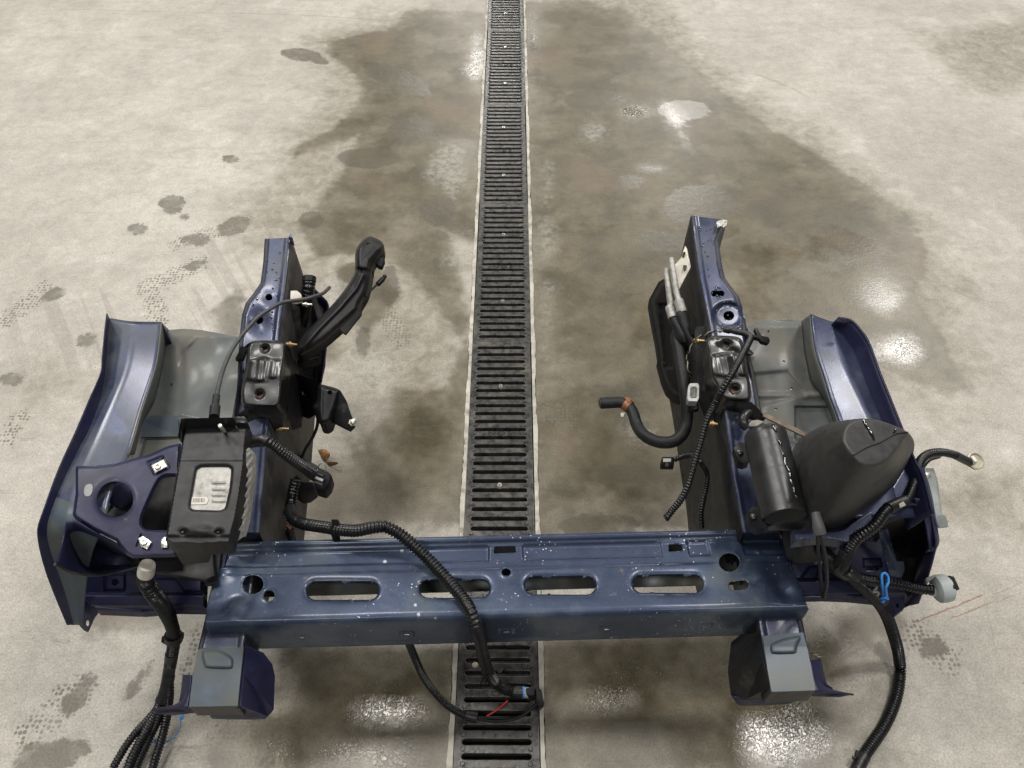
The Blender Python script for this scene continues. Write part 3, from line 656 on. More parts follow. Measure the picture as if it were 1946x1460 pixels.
Ri = V('P', [(1315,410),(1322,468),(1331,533),(1340,577),(1350,630),(1362,700),(1376,773),(1385,847),(1391,894),(1401,949),(1412,1012),(1446,1205),(1465,1316)])
def rbump(X, Y):
    h = np.zeros_like(X)
    d = np.hypot((X-1384)/1.15, Y-600); h += -.007*(1-sm(d, 18, 30))
    xi = np.interp(Y, [p[1] for p in Ri], [p[0] for p in Ri]); xo = np.interp(Y, [p[1] for p in Ro], [p[0] for p in Ro])
    h += .003*(1-sm(np.abs(X-(xi+5)), 0, 8)); h -= .012*(1-sm(xo-X, 0, 10))
    h += .0004*np.sin(X/9)*np.sin(Y/23)
    return h
r2 = link('frame_rail', rail(Ro, Ri, [slot(1357,558,1371,558,6), ell(1385,600,10.5,9)], rbump), [BLUEP], CL, 40)
for r_ in (r1, r2):      # the side walls are bare dull steel, the top is painted
    r_.data.materials.append(RAILIN)
    for p in r_.data.polygons:
        if abs(p.normal.z) < .5 and p.area > 2e-5: p.material_index = 1
# torn metal at the right rail's cut end
prism('torn_edge', V('G', [(735,190),(790,170),(832,178),(825,215),(800,240),(770,225),(745,240)]), .512, .002, ZINC, CL)
# deep inner liners of the rails (engine side), reaching toward the floor
def wall(name, pts, dz0, dz1, mat, nz=5, th=.003, lean=(0, 0), par=None):
    R = []
    P = crom([W(*p) for p in pts], 5)
    for k in range(nz+1):
        f = k/nz; R.append([(p[0]+lean[0]*f, p[1]+lean[1]*f, max(.004, p[2]-dz0-(dz1-dz0)*f)) for p in P])
    b = len(P); me = mesh([v for r in R for v in r], [(i*b+j, i*b+j+1, (i+1)*b+j+1, (i+1)*b+j) for i in range(nz) for j in range(b-1)])
    return solid(link(name, me, mat, par or CL, 40), th, 0)
wall('rail_inner_wall', [(x+1, y, ZR(y)-.004) for x, y in Li if y < 1100], .0, .27, RAILIN, lean=(.012, 0))
wall('rail_inner_wall', [(x-1, y, ZR(y)-.004) for x, y in Ri if y < 1100], .0, .34, BLKD, lean=(-.008, 0))
# ---- front rail horns
def horn_bits():
    # inner crash boxes hanging on the horns
    a = V('E', [(903,722,.265),(1010,765,.235),(1060,835,.215),(1076,905,.20),(1076,1100,.185),(1040,1140,.175),(700,1140,.17),(680,1096,.19),(868,1088,.262),(888,900,.264)])
    bm = bmesh.new(); vs = [bm.verts.new(W(*p)) for p in a[:6]+[a[8], a[9]]]; bm.faces.new(vs); bmesh.ops.triangulate(bm, faces=bm.faces[:])
    solid(link('crash_box', bmd(bm), NAVY, CL, 0), .004)
    solid(link('crash_box_flange', loft([V('E', [(868,1086,.262),(1000,1108,.19),(1062,1112,.186)]), V('E', [(690,1096,.2),(870,1105,.19),(1070,1114,.18)]), V('E', [(700,1140,.17),(870,1148,.165),(1038,1146,.165)]), V('E', [(710,1152,.155),(870,1156,.15),(1030,1154,.15)])], 4, 3), NAVY, CL, 40), .003)
    b = V('K', [(715,820,.262),(590,825,.235),(520,880,.215),(497,1080,.195),(515,1240,.175),(620,1262,.185),(775,1240,.2),(785,1190,.262),(745,1000,.264)])
    bm = bmesh.new(); vs = [bm.verts.new(W(*p)) for p in b]; bm.faces.new(vs); bmesh.ops.triangulate(bm, faces=bm.faces[:])
    solid(link('crash_box', bmd(bm), BLKD, CL, 0), .004)
    solid(link('crash_box_flange', loft([V('K', [(515,1245,.18),(620,1258,.185),(780,1235,.2),(945,1228,.21)]), V('K', [(545,1290,.165),(700,1290,.165),(940,1270,.17)]), V('K', [(570,1306,.15),(720,1304,.15),(930,1290,.155)])], 4, 3), NAVY, CL, 40), .003)
    # tongues from the crossmember lapped over the horns
    tongL = rnd(V('E', [(635,735),(750,728),(850,785),(848,860),(820,878),(660,872),(645,840),(632,790)]), .2, 2)
    bmp = lambda X, Y: .008*(1-sm(sdpoly(X, Y, tongL), 0, 10))*-1+.006
    link('lap_tongue', pfill(tongL, lambda x, y: ZR(y)+.004, bumpf=bmp, cell=1.6, depth=.006), TEAL, CL, 40)
    tongR = rnd(V('K', [(765,880),(870,835),(1000,812),(1008,860),(985,900),(975,965),(940,975),(790,978),(765,950)]), .2, 2)
    link('lap_tongue', pfill(tongR, lambda x, y: ZR(y)+.004, bumpf=lambda X, Y: .006-.008*(1-sm(sdpoly(X, Y, tongR), 0, 10)), cell=1.6, depth=.006), TEAL, CL, 40)
    # dusty front caps of the horns
    link('horn_skin', pfill(V('E', [(622,745),(898,730),(880,900),(862,1084),(568,1090),(590,920)]), lambda x, y: ZR(y)+.0045, cell=2.5, depth=.003), TEAL, CL, 40)
    link('horn_skin', pfill(V('K', [(728,835),(1008,810),(1040,930),(1096,1212),(790,1222),(760,1060)]), lambda x, y: ZR(y)+.0045, cell=2.5, depth=.003), TEAL, CL, 40)
    # L brackets on the outer sides
    solid(link('tow_bracket', loft([V('E', [(590,900,.265),(582,1000,.262),(566,1096,.26)]), V('E', [(542,896,.25),(535,960,.245),(520,1050,.235),(470,1104,.21),(345,1112,.20)]), ], 5, 5), NAVY, CL, 40), .003)
    prism('tow_bracket_foot', V('E', [(345,1112,.20),(470,1102,.205),(566,1094,.225),(680,1098,.235),(600,1122,.21),(470,1138,.195),(370,1128,.195)]), 0, .004, NAVY, CL)
    solid(link('tow_bracket', loft([V('K', [(1050,1010,.262),(1070,1080,.262),(1095,1215,.26)]), V('K', [(1132,990,.25),(1150,1080,.245),(1180,1180,.235),(1230,1215,.215),(1360,1236,.205)])], 5, 5), NAVY, CL, 40), .003)
    prism('tow_bracket_foot', V('K', [(1360,1236,.205),(1230,1218,.21),(1180,1196,.225),(1095,1218,.24),(950,1225,.24),(1090,1248,.215),(1260,1255,.20)]), 0, .004, NAVY, CL)
horn_bits()
# ---- left apron
def zz(pts, off=0, f=ZL): return [(p[0], p[1], float(f(p[1]))+off+(p[2] if len(p) > 2 else 0)) for p in pts]
L0 = [(204,596),(200,628),(195,680),(192,710),(170,760),(144,820),(110,895),(85,965),(72,1006),(75,1043),(88,1091),(107,1141),(127,1188)]
L1 = [(209,606),(204,656),(200,710),(190,760),(170,815),(154,845),(122,911),(96,975),(89,1010),(94,1040),(103,1068),(125,1130),(140,1188)]
dl = interp([(560,0),(1000,0),(1100,-.06),(1200,-.12)])
L2 = [(252,612),(252,650),(240,705),(215,762),(190,815),(170,860),(150,905),(132,960),(128,1000),(130,1040),(136,1090),(145,1140),(150,1188)]
L3 = [(307,613),(303,653),(297,694),(283,740),(269,784),(258,825),(245,866),(215,930),(196,1000),(176,1050),(166,1100),(162,1140),(158,1190)]
up = interp([(560,.030),(700,.022),(900,.013),(1200,.010)])
rows = [[(x, y, float(ZL(y)+up(y)+dl(y))) for x, y in L0], [(x, y, float(ZL(y)+dl(y))) for x, y in L1], [(x, y, float(ZL(y)+dl(y)+.003)) for x, y in L2], [(x, y, float(ZL(y)+dl(y)-.002)) for x, y in L3]]
me = loft(rows, 6, 6); o = link('apron', me, [BLUEP, NAVY, TEAL], CL, 30); solid(o, .0016)
for p in o.data.polygons:
    c = p.center; c = (c.x, c.y+.75, c.z)
    pass
b_ = len(L0)
for i, p in enumerate(o.data.polygons):
    r_ = i//(13*6-1); k = i % (13*6-1)
    p.material_index = 1 if r_ < 6 else (2 if k > 42 else 0)
# wall down from the ledge and the wheel-house panel
L4 = [(321,627),(317,653),(310,694),(298,749),(288,773),(272,803),(256,864),(240,890)]
L5 = [(452,641),(448,690),(442,740),(440,790),(438,830),(436,864),(430,900)]
solid(link('apron_step', loft([zz(L3[:7], -.001), zz(L4[:7], -.055)], 6, 4), PRIM, CL, 30), .0015)
lpan = V('P', [(321,627),(350,625),(380,627),(420,634),(455,641),(450,740),(440,800),(436,905),(240,905),(244,864),(258,803),(276,773),(288,749),(302,694),(311,653)])
zp = tps([(321,627,.462),(380,625,.478),(455,641,.452),(450,740,.425),(440,850,.385),(300,749,.432),(272,803,.415),(255,890,.395),(350,700,.452),(370,800,.415)])
def lpb(X, Y):
    h = -.004*np.exp(-((X-345)/8)**2-((Y-680)/22)**2)+.004*np.exp(-(((X-362)*.8+(Y-650)*.6)/5)**2-((Y-652)/14)**2)
    d = sdpoly(X, Y, [(285,805),(345,792),(380,800),(380,900),(260,900)]); h += .006*sm(d, -4, 2); h -= .012*(1-sm(Y, 625, 640))
    h += .004*np.sin((X+Y)/38)*np.sin(Y/31); return h
link('wheelhouse_panel', pfill(lpan, zp, [ell(326,731,3,3)], lpb, 2.2, depth=.002), PRIM, CL, 45)
prism('painted_patch', V('C', [(690,225),(710,130),(750,95),(880,90),(915,120),(920,220)]), 0, .002, TEAL, CL, zf=lambda x, y: float(zp(x, y))+.008)
wall('wheelhouse_rear_edge', zz([(321,627),(350,625),(385,627),(420,634),(450,641)], -.055), .012, .25, PRIM, lean=(0, .03))
wall('apron_rear_edge', zz([(209,606),(250,612),(307,613)], -.002), 0, .2, NAVY)
# outer side of the apron falling to the floor
# ---- left headlamp panel
hz = lin([(145,880,.475),(340,850,.475),(250,1060,.445),(330,1050,.445)])
ol = V('C', [(300,400),(420,398),(540,385),(640,355),(740,330),(850,280),(930,262),(905,942),(640,950),(600,930),(560,880),(540,850),(400,780),(290,712),(280,690),(298,560),(298,430)])
tri = rnd(V('C', [(830,455),(920,455),(915,788),(720,788),(690,755),(695,700),(790,490)]), .2, 2)
circ = V('C', ell(535,598,110,106,0,40))
def hb(X, Y):
    d = sdpoly(X, Y, ol); h = -.007*(1-sm(d, 0, 5)); h += .0022*np.exp(-np.abs(sdpoly(X, Y, circ))/4)
    h -= .0045*(1-sm(np.abs(sdpoly(X, Y, V('C', [(735,380),(820,345),(858,410),(775,450)]))-0), 0, 4))*.5
    h -= .004*(1-sm(np.maximum(-sdpoly(X, Y, tri), 0), 0, 4)); return h
link('headlamp_panel', pfill(ol, hz, [circ, tri, V('C', [(815,350),(832,343),(862,408),(848,416)]), V('C', [(655,885),(688,803),(700,810),(672,890)])], hb, 1.5, depth=.003), NAVY, CL, 40)
o = link('panel_sticker', pfill(rnd(V('C', [(355,515),(385,505),(402,515),(398,560),(378,585),(352,580),(346,550)]), .25, 2), lambda x, y: hz(x, y)+.001, cell=1.5, depth=.0006), GREYC, CL)
for q, hc in ((V('C', [(752,395),(828,360),(850,400),(775,440)]), (795,405)), (V('C', [(672,835),(705,820),(755,855),(730,900),(690,885)]), (713,860)), (V('C', [(812,840),(850,820),(850,890),(812,890)]), None)):
    o = prism('clip_nut', q, 0, .002, ZINC, CL, .0006, zf=lambda x, y: hz(x, y)+.004)
    if hc:
        c = V('C', [hc])[0]; lathe('nut_collar', W(c[0], c[1], hz(*c)+.0035), (0, 0, 1), [(0, .0052), (.003, .0048), (.0031, .003), (.001, .0028), (.0009, .001)], ZINC, o, 16)
# bucket below the panel
bk = V('C', [(235,738),(290,712),(400,780),(540,850),(600,935),(660,955),(920,940),(1060,1000),(1060,1060),(640,1010),(560,1030),(420,1055),(300,1048),(170,992),(200,880)])
solid(link('lamp_bucket', loft([V('C', [(240,735,.462),(300,730,.462),(400,785,.45),(560,870,.43),(640,950,.425)]), V('C', [(225,800,.455),(300,830,.39),(420,880,.33),(560,930,.32),(700,970,.32)]), V('C', [(205,890,.45),(260,980,.41),(400,1000,.34),(560,1000,.31),(700,990,.31)]), V('C', [(172,992,.438),(300,1046,.395),(420,1056,.36),(560,1035,.335),(700,1000,.33)])], 5, 4), NAVY, CL, 50), .002)
tube('bucket_rim', V('C', [(172,990,.441),(240,1030,.415),(300,1048,.399),(420,1058,.364),(560,1037,.338),(690,1003,.335)]), .0022, RAILIN, CL)
link('lamp_well', pfill(V('C', [(330,440),(560,410),(860,300),(905,300),(905,930),(640,935),(560,860),(400,765),(315,700)]), lambda x, y: hz(x, y)-.085, cell=4, depth=.003), BLKD, CL, 40)  # black colour stands in for the shade inside the lamp holes
solid(link('lamp_well_wall', loft([V('C', [(545,480,.40),(600,500,.40),(650,600,.39)]), V('C', [(440,640,.39),(500,620,.38),(560,680,.37)])], 4, 3), NAVY, CL, 40), .002, 0)
prism('rail_side_gusset', V('C', [(590,930),(900,925),(1120,880),(1135,1060),(1080,1085),(640,1022)]), .322, .01, BLKD, CL, .001)
prism('rail_side_gusset', V('C', [(1070,850),(1185,850),(1150,1110),(1075,1110)]), .30, .01, BLKD, CL, .001)
# lower tie between apron and rail
tie = V('C', [(262,1030),(300,1040),(430,1052),(640,1005),(1080,990),(1065,1265),(900,1262),(700,1280),(420,1268),(330,1180),(285,1170)])
tz = tps([(110,1080,.30),(200,1095,.285),(380,1090,.285),(380,1125,.27),(200,1130,.262),(200,1157,.245),(380,1157,.245)])
def tb(X, Y):
    x, y = (X-50)*3.174, (Y-760)*3.174; h = -.006*(1-sm(np.abs(np.maximum(np.abs(x-535)-60, np.abs(y-1100)-50)), 0, 10))
    r = sdpoly(x, y, [(780,1080),(900,1080),(960,1150),(1060,1160),(1060,1040),(780,1040)]); h += .010*sm(r, -10, 10)
    h += .012*sm(y, 1160, 1185)*(1-sm(y, 1235, 1262)); return h
link('lower_tie_panel', pfill(tie, tz, [V('C', ell(536,1100,24,21)), V('C', ell(1042,1078,11,11))], tb, 2, depth=.02, bottom=True), NAVY, CL, 40)
prism('drop_tab', V('C', [(332,1170,.27),(385,1165,.27),(395,1220,.255),(440,1270,.24),(410,1310,.225),(370,1398,.19),(345,1390,.19),(318,1360,.2),(325,1290,.23)]), 0, .004, NAVY, CL, .001)
prism('tab_slot', V('C', ell(370,1347,9,17)), .2205, .0006, EDGE, CL)
tube('front_seam', V('C', [(420,1252,.262),(520,1262,.26),(700,1275,.257)]), .0025, NAVY, CL)
# ---- right apron
R0 = [(1594,603),(1618,608),(1636,626),(1652,650),(1671,702),(1691,752),(1715,812),(1740,875),(1756,905),(1774,975)]
R1 = [(1590,612),(1614,640),(1632,668),(1648,702),(1664,746),(1684,790),(1702,830),(1722,890),(1735,930),(1750,985)]
R2 = [(1578,612),(1586,640),(1598,680),(1612,715),(1630,750),(1650,790),(1668,830),(1685,890),(1690,930),(1700,985)]
R3 = [(1540,598),(1544,631),(1550,670),(1564,713),(1577,757),(1592,798),(1602,840),(1606,890),(1610,930),(1620,985)]
R4 = [(1524,611),(1527,640),(1530,670),(1542,724),(1558,746),(1572,768),(1583,796),(1592,840)]
rows = [zz(R0, .026), zz(R1, -.006), zz(R2, .006), zz(R3, .002)]
o = link('apron', loft(rows, 6, 6), [BLUEP, NAVY], CL, 30); solid(o, .0016)
for i, p in enumerate(o.data.polygons):
    if i//(10*6-1) < 6: p.material_index = 1
solid(link('apron_step', loft([zz(R3[:7], .002), zz(R4, -.055)], 6, 4), PRIM, CL, 30), .0015)
prism('torn_edge', V('I', [(755,180,.56),(790,160,.565),(830,172,.565),(860,182,.56),(820,190,.555)]), 0, .002, ZINC, CL)
rpan = V('I', [(150,215),(220,190),(300,178),(420,175),(530,182),(545,400),(590,600),(650,680),(700,760),(745,860),(745,1000),(600,1200),(400,1250),(260,1000),(240,790),(200,560),(165,430)])
zq = tps([(1421,618,.452),(1460,608,.475),(1524,611,.462),(1530,670,.448),(1446,776,.40),(1435,713,.425),(1480,700,.445),(1542,724,.432),(1583,796,.41),(1500,880,.385),(1460,880,.38),(1580,880,.385)])
def rpb(X, Y):
    x, y = (X-1380)*3.65, (Y-560)*3.65
    h = -.004*sm(sdpoly(x, y, [(480,775),(700,780),(735,860),(735,1000),(480,1000)]), -8, 4)+.003*np.exp(-((y-700)/20)**2)
    h -= .012*(1-sm(y, 185, 230)); h += .003*np.sin(X/23)*np.sin(Y/29)
    h -= .004*sm(sdpoly(x, y, [(190,560),(420,540),(540,690),(230,760)]), -30, 10)
    return h
link('wheelhouse_panel', pfill(rpan, zq, [V('I', ell(399,463,9,8)), V('I', ell(452,652,10,9)), V('I', ell(345,795,11,9)), V('I', ell(293,255,8,8))], rpb, 2.2, depth=.002), PRIM, CL, 45)
wall('wheelhouse_rear_edge', zz(V('I', [(150,210),(300,178),(420,175),(525,182)]), -.055), .012, .25, NAVY, lean=(0, .03))
wall('apron_outer_wall', zz(R0, .024), 0, .05, NAVY, lean=(-.02, 0))
# flat lath on the right panel
boxpx('brace_strip', V('J', [(225,90,.42)])[0], V('J', [(520,235,.42)])[0], .010, .004, simple('rusty_brace', (.13,.10,.07), .6, var=.5), CL)
# ---- right headlamp panel: bright sill sweeping round the tank
sill = V('J', [(600,780),(700,765),(790,695),(880,640),(960,560),(1030,440),(1085,350),(1120,400),(1130,470),(1190,420),(1215,560),(1130,640),(1040,660),(930,735),(850,830),(740,880),(640,860),(560,850),(400,870),(400,790)])
hz2 = lin([(1510,1030,.44),(1700,950,.455),(1740,900,.465)])
link('headlamp_panel', pfill(sill, hz2, [V('J', ell(905,605,12,9))], lambda X, Y: -.012*(1-sm(sdpoly(X, Y, sill), 0, 8)), 1.8, depth=.012), BLUEP, CL, 45)
# rounded corner hoop of the lamp opening
tube('lamp_opening_rim', V('J', [(900,740,.445),(980,690,.45),(1080,640,.452),(1140,635,.45),(1180,670,.448),(1210,760,.44),(1225,850,.43),(1235,900,.42)]), .0028, NAVY, CL)
solid(link('lamp_corner_shell', loft([V('J', [(1150,400,.47),(1190,480,.465),(1215,590,.46),(1240,720,.45),(1262,830,.44),(1262,890,.43)]), V('J', [(1190,410,.46),(1225,520,.45),(1250,640,.445),(1275,790,.43),(1280,860,.425),(1262,905,.41)]),
     V('J', [(1180,640,.45),(1200,700,.445),(1215,800,.435),(1228,850,.425),(1235,890,.42),(1230,915,.40)])], 5, 4), NAVY, CL, 50), .003, 0)
solid(link('lamp_corner_shell', loft([V('J', [(1130,590,.46),(1180,600,.46),(1220,620,.455),(1250,700,.45),(1275,800,.435),(1262,890,.42)]), V('J', [(1140,636,.45),(1180,668,.448),(1210,760,.44),(1225,850,.43),(1230,890,.42),(1200,920,.40)])], 5, 4), NAVY, CL, 50), .003, 0)
solid(link('lamp_bucket_wall', loft([V('J', [(1262,900,.41),(1235,1010,.37),(1200,1120,.32),(1165,1225,.26)]), V('J', [(1200,930,.36),(1170,1030,.33),(1140,1120,.29),(1110,1240,.24)]), V('J', [(1160,960,.25),(1120,1050,.24),(1090,1130,.23),(1065,1255,.22)])], 5, 4), NAVY, CL, 50), .003, 0)
# back and floor of the opening
solid(link('lamp_bucket', loft([V('J', [(880,770,.42),(1000,700,.40),(1180,680,.38),(1240,860,.36)]), V('J', [(900,860,.30),(1000,850,.22),(1120,860,.2),(1220,920,.26)]), V('J', [(900,960,.27),(1000,1000,.22),(1080,1040,.2),(1180,1060,.25)])], 5, 5), BLKD, CL, 50), .003, 0)
prism('lamp_opening_floor', V('J', [(1050,950),(1190,950),(1195,1090),(1105,1185),(1050,1120)]), .268, .004, BLKD, CL)
prism('lamp_side_plate', V('J', [(920,790,.38),(975,775,.38),(1000,870,.35),(1030,970,.32),(1075,975,.32),(1080,1030,.30),(1060,1070,.29),(990,1060,.29),(960,960,.32)]), 0, .004, BLUE, CL, .001)
# lower tie, right
tie2 = V('J', [(385,800),(560,840),(860,800),(930,800),(975,900),(1000,960),(1010,1040),(1060,1075),(1080,1140),(1075,1255),(1030,1290),(990,1215),(740,1190),(600,1185),(440,1190),(400,1000)])
tz2 = tps([(1510,1020,.31),(1600,1025,.31),(1670,1035,.305),(1560,1100,.28),(1700,1090,.28),(1520,1130,.262),(1600,1133,.255),(1700,1140,.25),(1710,1160,.235)])
def tb2(X, Y):
    x, y = (X-1380)*3.174, (Y-760)*3.174; h = .010*sm(y, 1070, 1095)*(1-sm(y, 1165, 1188))
    h += .012*sm(sdpoly(x, y, [(385,780),(640,900),(640,960),(380,960)]), -10, 10)
    h -= .008*sm(sdpoly(x, y, [(830,960),(930,960),(940,1010),(830,1010)]), -6, 6)
    h -= .008*sm(sdpoly(x, y, [(500,1010),(560,1000),(540,1090),(440,1090)]), -6, 6); return h
link('lower_tie_panel', pfill(tie2, tz2, [V('J', [(835,1000),(920,998),(925,1030),(845,1035)]), V('J', ell(1033,1240,9,16))], tb2, 2, depth=.02, bottom=True), NAVY, CL, 40)
prism('drop_tab', V('J', [(975,1100,.27),(1060,1130,.265),(1075,1200,.25),(1070,1270,.22),(1030,1296,.2),(1000,1230,.22),(985,1180,.24)]), 0, .004, BLKD, CL, .001)
tube('front_seam', V('J', [(440,1188,.262),(520,1186,.262),(600,1190,.262)]), .0028, BLUEP, CL); tube('front_seam', V('J', [(735,1180,.26),(820,1185,.26),(900,1180,.26)]), .0022, NAVY, CL)
# cable support plate and pale plastic edge bracket
gp = thing('plastic_bracket', W(1790,930,.36), 'pale grey plastic bracket clipped outside the right headlamp opening', 'bracket')
solid(link('bracket_plate', loft([V('J', [(1190,412,.42),(1205,480,.41),(1225,600,.40),(1250,690,.39),(1275,760,.37)]), V('J', [(1245,415,.40),(1270,500,.39),(1285,620,.38),(1300,700,.37),(1338,735,.36)])], 5, 4), GREYP, gp, 40), .004, 0)
prism('bracket_tab', V('J', [(1265,705,.385),(1310,690,.39),(1330,705,.385),(1342,762,.365),(1285,768,.37)]), 0, .005, GREYP, gp, .001)
prism('square_nut', V('J', [(1200,440,.425),(1232,436,.425),(1238,468,.422),(1208,474,.422)]), 0, .003, ZINC, gp, .0006)
# ---- engine mount brackets on the rails
def mount(view, outl, hs, zo, ridges, lip):
    pl = rnd(V(view, outl), .22, 2); holes = [V(view, ell(*h)) for h in hs]
    ox, oy, s = VW[view]
    def b(X, Y):
        x, y = (X-ox)*s, (Y-oy)*s; d = sdpoly(X, Y, pl); h = -.012*(1-np.sqrt(np.clip(1-(1-np.clip(d/7, 0, 1))**2, 0, 1)))
        for (cx, y0, y1, w_, a) in ridges: h += a*np.exp(-((x-cx-(y-y0)*lip)/w_)**2)*sm(y, y0-18, y0+14)*(1-sm(y, y1-14, y1+18))
        for hh in hs: dd = np.hypot(x-hh[0], y-hh[1]); h -= .003*np.exp(-(np.maximum(dd-hh[2], 0)/10)**2)
        h += .0004*np.sin(x/31)*np.sin(y/27)
        return h
    o = link('engine_mount', pfill(pl, lambda x, y: ZR(y)+zo, holes, b, 1.4, depth=.045, hdepth=.008), BLKM, CL, 50)
    for hh in hs:
        c = V(view, [hh[:2]])[0]; lathe('bolt_seat', W(c[0], c[1], float(ZR(c[1]))+zo-.006), (0, 0, 1), [(-.012, .0078), (0, .0078), (.001, .0062), (-.008, .0058)], RUST, o, 18)
    return o
mount('B', [(285,830),(480,825),(525,850),(518,950),(505,1050),(495,1130),(488,1270),(455,1298),(240,1292),(213,1265),(213,1160),(232,1090),(250,950),(255,855)], [(378,882,22,20),(340,1200,24,22)], .036,
      [(290,965,1100,30,.0035),(355,955,1110,40,.006),(445,965,1090,34,.004)], -.12)
mount('H', [(880,82),(930,62),(1110,70),(1140,110),(1165,230),(1175,330),(1195,420),(1200,500),(1170,525),(990,512),(960,430),(925,370),(905,300),(898,210),(880,130)], [(1025,122,25,22),(1083,435,27,24)], .036,
      [(945,205,340,30,.0035),(1015,200,350,40,.006),(1110,200,340,32,.004)], .2)
# lower claws of the mounts
def plate(name, view, pts, h, mat, par=CL, bev=.001): return prism(name, V(view, pts), 0, h, mat, par, bev)
plate('mount_claw', 'B', [(160,1365,.43),(235,1305,.44),(330,1290,.44),(460,1285,.43),(510,1345,.41),(498,1400,.40),(440,1420,.39),(400,1350,.41),(330,1330,.42),(250,1372,.42),(200,1372,.425)], .012, BLKM)
prism('weld_cap', V('P', [(548,450,.507),(553,441,.512),(556,452,.507)]), 0, .02, BLUE, CL)
plate('mount_claw', 'B', [(170,955,.45),(200,900,.455),(260,850,.47),(300,835,.47),(290,870,.465),(245,900,.455),(225,955,.445),(180,965,.445)], .008, BLKM)
plate('mount_claw', 'H', [(985,505,.42),(1090,520,.43),(1200,525,.43),(1250,575,.42),(1298,635,.41),(1270,655,.405),(1160,610,.41),(1090,545,.42),(1020,560,.41)], .010, BLKM)
plate('mount_claw', 'H', [(1160,130,.46),(1215,185,.45),(1200,198,.45),(1165,190,.45)], .004, BLKM)
tube('claw_hook', V('H', [(1190,590,.41),(1150,620,.41),(1140,670,.405),(1165,700,.40)]), .009, BLKM, CL)
# inner plates of the left mount
plate('mount_side_plate', 'B', [(520,850,.45),(565,880,.42),(600,1000,.38),(620,1100,.35),(635,1200,.33),(638,1330,.31),(630,1420,.30),(560,1445,.31),(540,1300,.35),(500,1200,.40),(500,1000,.43)], .006, BLKD)
plate('mount_fin', 'B', [(560,1050,.38),(640,1075,.38),(760,1120,.385),(770,1190,.36),(740,1290,.33),(690,1270,.31),(620,1150,.31)], .005, BLKD)
plate('mount_fin', 'B', [(550,1180,.34),(640,1200,.35),(760,1290,.34),(750,1320,.32),(680,1365,.30),(640,1350,.29),(600,1260,.29)], .005, BLKD)
def cast_arm():
    pl = rnd(V('B', [(745,1128),(800,1140),(880,1162),(900,1180),(870,1290),(845,1350),(835,1388),(800,1412),(760,1402),(745,1350),(700,1290),(740,1250)]), .2, 2)
    o = link('mount_boss', pfill(pl, lin([(604,730,.39),(640,740,.39),(620,800,.36)]), [V('B', ell(828,1190,17,15))], lambda X, Y: -.014*(1-np.sqrt(np.clip(1-(1-np.clip(sdpoly(X, Y, pl)/10, 0, 1))**2, 0, 1)))+.004*np.exp(-((X-610)/5)**2), 1.5, depth=.03), BLKD, CL, 50)
    plate('mount_ear', 'B', [(885,1165,.385),(905,1180,.385),(945,1250,.37),(975,1340,.355),(1003,1405,.345),(1003,1425,.34),(972,1458,.335),(935,1440,.335),(835,1388,.34),(850,1300,.355),(870,1240,.37)], .004, BLKD)
    hexbolt(CL, (400+982/3.65, 420+1400/3.65, .348), .0055, ZINC, (.5, -.3, .8), 'ear_bolt', .01)
cast_arm()
# blue inner shell behind the arm
solid(link('inner_shell', loft([V('B', [(640,400,.36),(720,470,.36),(770,520,.36),(820,590,.35),(812,800,.33),(790,1000,.31),(770,1120,.30)]), V('B', [(600,500,.30),(690,560,.28),(740,640,.26),(770,700,.24),(775,850,.22),(765,1000,.20),(755,1130,.18)]),
     V('B', [(580,620,.26),(650,700,.22),(690,800,.18),(710,900,.15),(720,1000,.12),(735,1080,.1),(745,1150,.08)])], 5, 4), [NAVY], CL, 50), .002, 0)
plate('stay_bar', 'B', [(548,560,.42),(620,600,.41),(620,720,.38),(612,800,.36),(550,812,.37),(540,700,.40)], .006, BLKD)
plate('stay_bar', 'B', [(600,960,.36),(640,1000,.35),(600,1050,.35),(570,1010,.37)], .006, BLKD)
# right rail inner clutter
plate('mount_side_plate', 'H', [(800,0,.42),(880,0,.43),(905,300,.40),(960,520,.36),(1000,600,.35),(1020,720,.34),(960,700,.32),(880,640,.33),(830,500,.36),(810,250,.39)], .006, BLKD)
plate('stay_bar', 'G', [(500,1000,.44),(545,1005,.44),(575,1100,.42),(580,1165,.41),(520,1170,.41),(505,1100,.42)], .01, BLKD)
# bolts and brass fittings
for (v, a, b, r, m) in (('B', (520,858,.44), (598,860,.43), .0042, BRASS), ('B', (640,580,.42), (705,580,.42), .0036, ZINC), ('B', (455,1442,.36), (542,1442,.355), .0042, BRASS), ('H', (795,105,.44), (870,103,.44), .0042, BRASS), ('H', (905,677,.38), (960,680,.38), .005, BRASS), ('D', (385,212,.365), (430,215,.365), .006, RAILIN), ('H', (1000,680,.37), (1050,682,.37), .005, RAILIN)):
    A, B = W(*V(v, [a])[0]), W(*V(v, [b])[0]); d = Vector(B)-Vector(A); l = d.length
    lathe('brass_stud', A, d, [(0, r*1.1), (l*.25, r*1.1), (l*.26, r*1.5), (l*.45, r*1.5), (l*.46, r*.9), (l*.7, r*.9), (l*.72, r*.65), (l, r*.6)], m, CL, 12)
